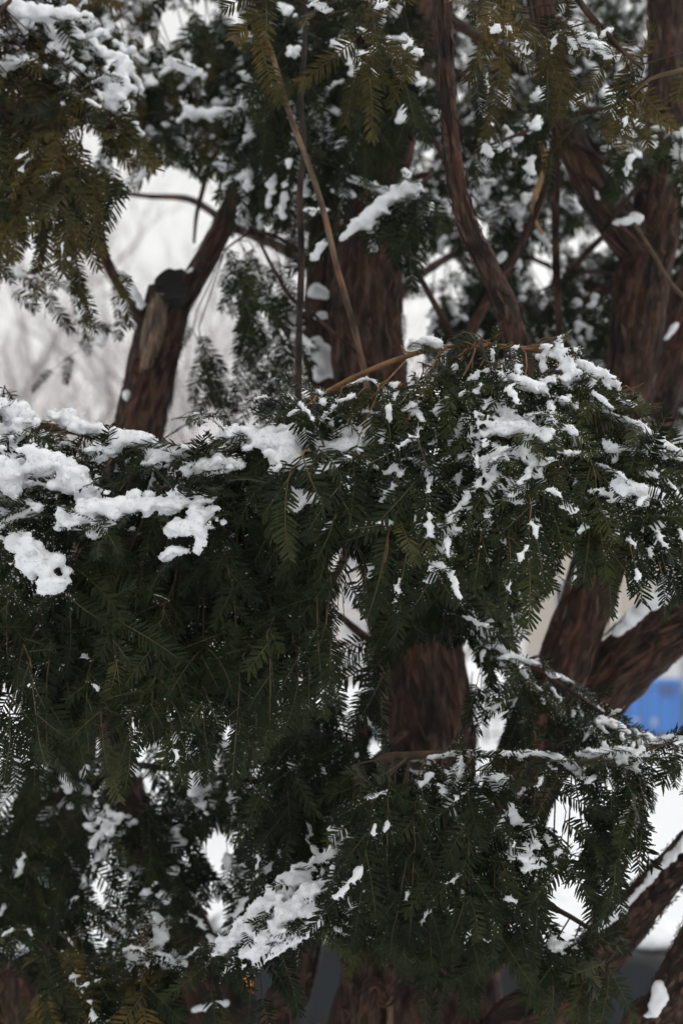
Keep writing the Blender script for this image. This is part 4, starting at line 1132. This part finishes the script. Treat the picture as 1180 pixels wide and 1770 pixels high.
# blue cabin
cb = link('site_cabin', None); cbx = gx(1095, PXM); cb.location = (cbx, PXM, 0)
tag(cb, 'blue cabin with white upper wall and snow on top behind the railings', 'cabin')
MB().box((0, 0, .95), (2.4, 2.2, 1.7)).build('lower_wall', BLUE, cb, bevel=.02)
for x in (-1.0, -.5, 0, .5, 1.0):
    MB().box((x, -1.115, .95), (.03, .03, 1.66)).build('panel_joint', BLUED, cb)
MB().box((.72, -1.12, 1.45), (.45, .04, .42)).build('hatch', BLUED, cb, bevel=.01)
for x, z, w_, h_ in ((-.62, 1.5, .3, .22), (-.55, 1.2, .34, .16), (-.25, .55, .2, .12), (.3, .5, .16, .2)):
    MB().box((x, -1.118, z), (w_, .03, h_)).build('flake_blur', PALEB, cb)  # pale patches added to stand for blurred falling flakes
MB().box((0, 0, 2.25), (2.3, 2.1, .9)).build('upper_wall', WHITEP, cb)
MB().box((0, 0, 2.75), (2.5, 2.3, .1)).build('roof', CONC, cb)
bl = [(np.array([uni(-1.15, 1.15), uni(-1.05, 1.05), 2.85]), uni(.12, .2), .7) for _ in range(220)]
so = snow_object('snow_cover', bl, cb, .05, .02); so['kind'] = 'stuff'
bn = link('waste_container', None); bn.location = (gx(1185, 44), 44.4, 0)
tag(bn, 'dark green waste container standing beside the blue cabin', 'container')
MB().prism([(-.55, .15), (-.65, 1.2), (.65, 1.2), (.55, .15)], -.45, .45).build('body', GREENM, bn, bevel=.03)
MB().prism([(-.68, 1.21), (-.6, 1.4), (.6, 1.4), (.68, 1.21)], -.48, .48).build('lid', GREENM, bn, bevel=.03)
for x in (-.45, .45):
    MB().box((x, -.3, .1), (.08, .1, .2)).build('wheel', RUBBER, bn)
# railings
FD = 42.0
fe = link('railing_fence', None); fe.location = (gx(1100, FD), FD, 0)
tag(fe, 'dark steel railing fence with upright bars in front of the blue cabin', 'fence')
for z in (.25, 1.55): MB().box((0, 0, z), (9.0, .04, .05)).build('rail', STEEL, fe)
for k in range(31): MB().box((-4.5 + k * .3, -.045, .92), (.035, .035, 1.75)).build('bar', STEEL, fe)
for k in range(4): MB().box((-4.5 + k * 3.0, .06, .98), (.09, .09, 1.95)).build('post', STEEL, fe)
# concrete pillars
for px, hgt, lab in ((980, 4.6, 'tall grey concrete pillar at the end of the railing fence'), (652, 3.4, 'shorter grey concrete pillar standing alone across the street')):
    pl = link('concrete_pillar', None); pl.location = (gx(px, 43), 43, 0)
    tag(pl, lab, 'pillar', 'concrete pillars across the street', kind='thing')
    MB().box((0, 0, hgt / 2), (.62, .5, hgt)).build('shaft', CONC, pl, bevel=.03)
    MB().box((0, 0, hgt + .06), (.76, .64, .12)).build('cap_stone', CONC, pl, bevel=.02)
    so = snow_object('snow_cover', [(np.array([uni(-.32, .32), uni(-.26, .26), hgt + .15]), uni(.06, .1), .7) for _ in range(50)], pl, .03, .01); so['kind'] = 'stuff'

def building(name, x0, x1, y, depth, h, storeys, bays, wall, label):
    b = link(name, None); b.location = ((x0 + x1) / 2, y, 0)
    tag(b, label, 'building')
    W = x1 - x0
    MB().box((0, depth / 2, h / 2), (W, depth, h)).build('wall', wall, b)
    MB().box((0, depth / 2, h + .2), (W + .8, depth + .8, .4)).build('roof', SNOW, b, bevel=.1)
    MB().box((0, -.12, h - .35), (W + .3, .24, .3)).build('cornice', WHITEP, b)
    sh = h / (storeys + .2)
    fme = bpy.data.meshes.new('window'); pme = bpy.data.meshes.new('pane'); sme = bpy.data.meshes.new('sill')
    f = MB()
    ww, wh = min(1.5, W / bays * .5), sh * .52
    for c, s_ in (((-ww / 2, 0, 0), (.1, .14, wh)), ((ww / 2, 0, 0), (.1, .14, wh)), ((0, 0, wh / 2), (ww + .1, .14, .1)), ((0, 0, -wh / 2), (ww + .1, .14, .1)), ((0, 0, 0), (.07, .12, wh))): f.box(c, s_)
    fme.from_pydata(f.v, [], f.f); fme.materials.append(WHITEP)
    f = MB().box((0, 0, 0), (ww - .06, .05, wh - .06)); pme.from_pydata(f.v, [], f.f); pme.materials.append(WGLASS)
    f = MB().box((0, 0, 0), (ww + .35, .3, .10)); sme.from_pydata(f.v, [], f.f); sme.materials.append(SNOW)
    for i in range(storeys):
        for k in range(bays):
            wx, wz = -W / 2 + W * (k + .5) / bays, sh * (i + .62)
            o = link('window', fme, b); o.location = (wx, -.03, wz)
            q = link('pane', pme, o); q.location = (0, .015, 0)
            q = link('sill', sme, o); q.location = (0, -.1, -wh / 2 - .12)
    return b
building('long_building', -62, 6, 110, 14, 11, 4, 20, PINK, 'long low pale rose building fading in the falling snow')
building('low_building', 8.5, 30, 56, 10, 12.5, 4, 7, BEIGE, 'lower beige building fading in snow behind the railings')

# bare shrubs and trees, each with its own stems and twigs
TREEB = plain('bare_tree_bark', (0.25, 0.21, 0.205), .9, var=.3)
def bare(name, px, d, h, spread, stems, label, cat, group, seed, r0, depth_=5):
    rr = random.Random(seed)
    root = link(name, None)
    root.location = (gx(px, d), d, ground_z(gx(px, d), d) - .05)
    tag(root, label, cat, group)
    trunk, crown = Wood(), Wood()
    def grow(p, dr, ln, r, lev, W):
        q = p + dr * ln * .5 + np.array([rr.uniform(-.06, .06), rr.uniform(-.06, .06), .04]) * ln
        e = p + dr * ln + np.array([rr.uniform(-.1, .1), rr.uniform(-.1, .1), .1]) * ln
        W.tube([p, q, e], [r, r * .85, r * .62], seg=5 if lev < 2 else 3, steps=4)
        if lev >= depth_: return
        for k in range(rr.choice((2, 3, 3)) if lev else 3):
            f = rr.uniform(.45, 1.0)
            o = p + (e - p) * f
            a = rr.uniform(0, 2 * math.pi)
            nd = nrm(dr + np.array([math.cos(a), math.sin(a), rr.uniform(-.1, .5)]) * rr.uniform(.35, .75))
            grow(o, nd, ln * rr.uniform(.55, .8), r * .58, lev + 1, crown)
    for k in range(stems):
        a = 2 * math.pi * k / max(1, stems) + rr.uniform(-.4, .4)
        lean = spread * rr.uniform(.3, 1) if stems > 1 else .05
        grow(np.array([math.cos(a) * .12 * (stems > 1), math.sin(a) * .12 * (stems > 1), 0]), nrm(np.array([math.cos(a) * lean, math.sin(a) * lean, 1])), h * .38 * rr.uniform(.8, 1.1), r0, 0, trunk)
    trunk.build('trunk', TREEB, root)
    crown.build('crown', TREEB, root)
for i, (px, d, h, sp_, st, lab) in enumerate((
        (-60, 26, 13, .3, 1, 'bare tree with one trunk, farthest along the street from the blue cabin'),
        (390, 22, 9.5, .45, 5, 'bare shrub with five leaning stems, faded by the snowfall'),
        (150, 30, 13, .3, 4, 'bare tree of four stems beyond the sawn-off stem'),
        (500, 34, 15, .3, 1, 'slender bare tree seen beside the dark upright shoot'),
        (250, 42, 18, .35, 3, 'tall bare tree of three stems before the long rose building'),
        (60, 46, 20, .35, 2, 'tallest bare tree, two stems before the long rose building'),
        (440, 48, 18, .4, 3, 'wide bare tree of three stems behind the five-stemmed shrub'),
        (330, 56, 24, .4, 3, 'very tall bare tree of three stems rising over the long rose building'),
        (-20, 60, 26, .4, 3, 'broad bare tree of three stems at the end of the long rose building'),
        (780, 38, 12, .3, 1, 'bare tree between the two buildings across the street'))):
    bare('bare_tree', px, d, h, sp_, st, lab, 'tree', 'bare trees across the street', 40 + i, .09 if st == 1 else .055)

# ------------------------------------------------------------------ falling snow and the hazy air
fl = []
for _ in range(1500):
    d = uni(2.4, 16) ; x = uni(-.3, .3) * d; z = CAM_Z + uni(-.36, .5) * d
    if z < .1: continue
    r = uni(.0006, .0012)
    fl.append((np.array([x, d, z]), r, uni(1.0, 2.2)))
V, T3 = ball_arrays(fl, OCT)
tag(link('falling_snow', np_mesh('falling_snow', V, T3, [SNOW])), 'small flakes of falling snow in the air', kind='stuff')

hz = MB().box((0, 180, 15.6), (830, 460, 33.6)).build('haze', None)
hm = bpy.data.materials.new('haze'); hm.use_nodes = True
hn = hm.node_tree.nodes; hn.clear()
ho = hn.new('ShaderNodeOutputMaterial'); hv = hn.new('ShaderNodeVolumePrincipled')
hv.inputs['Color'].default_value = (.97, .97, .98, 1)
hv.inputs['Density'].default_value = .0013
hm.node_tree.links.new(hv.outputs[0], ho.inputs['Volume'])
hz.data.materials.append(hm)
tag(hz, 'pale haze of falling snow in the air', kind='stuff')
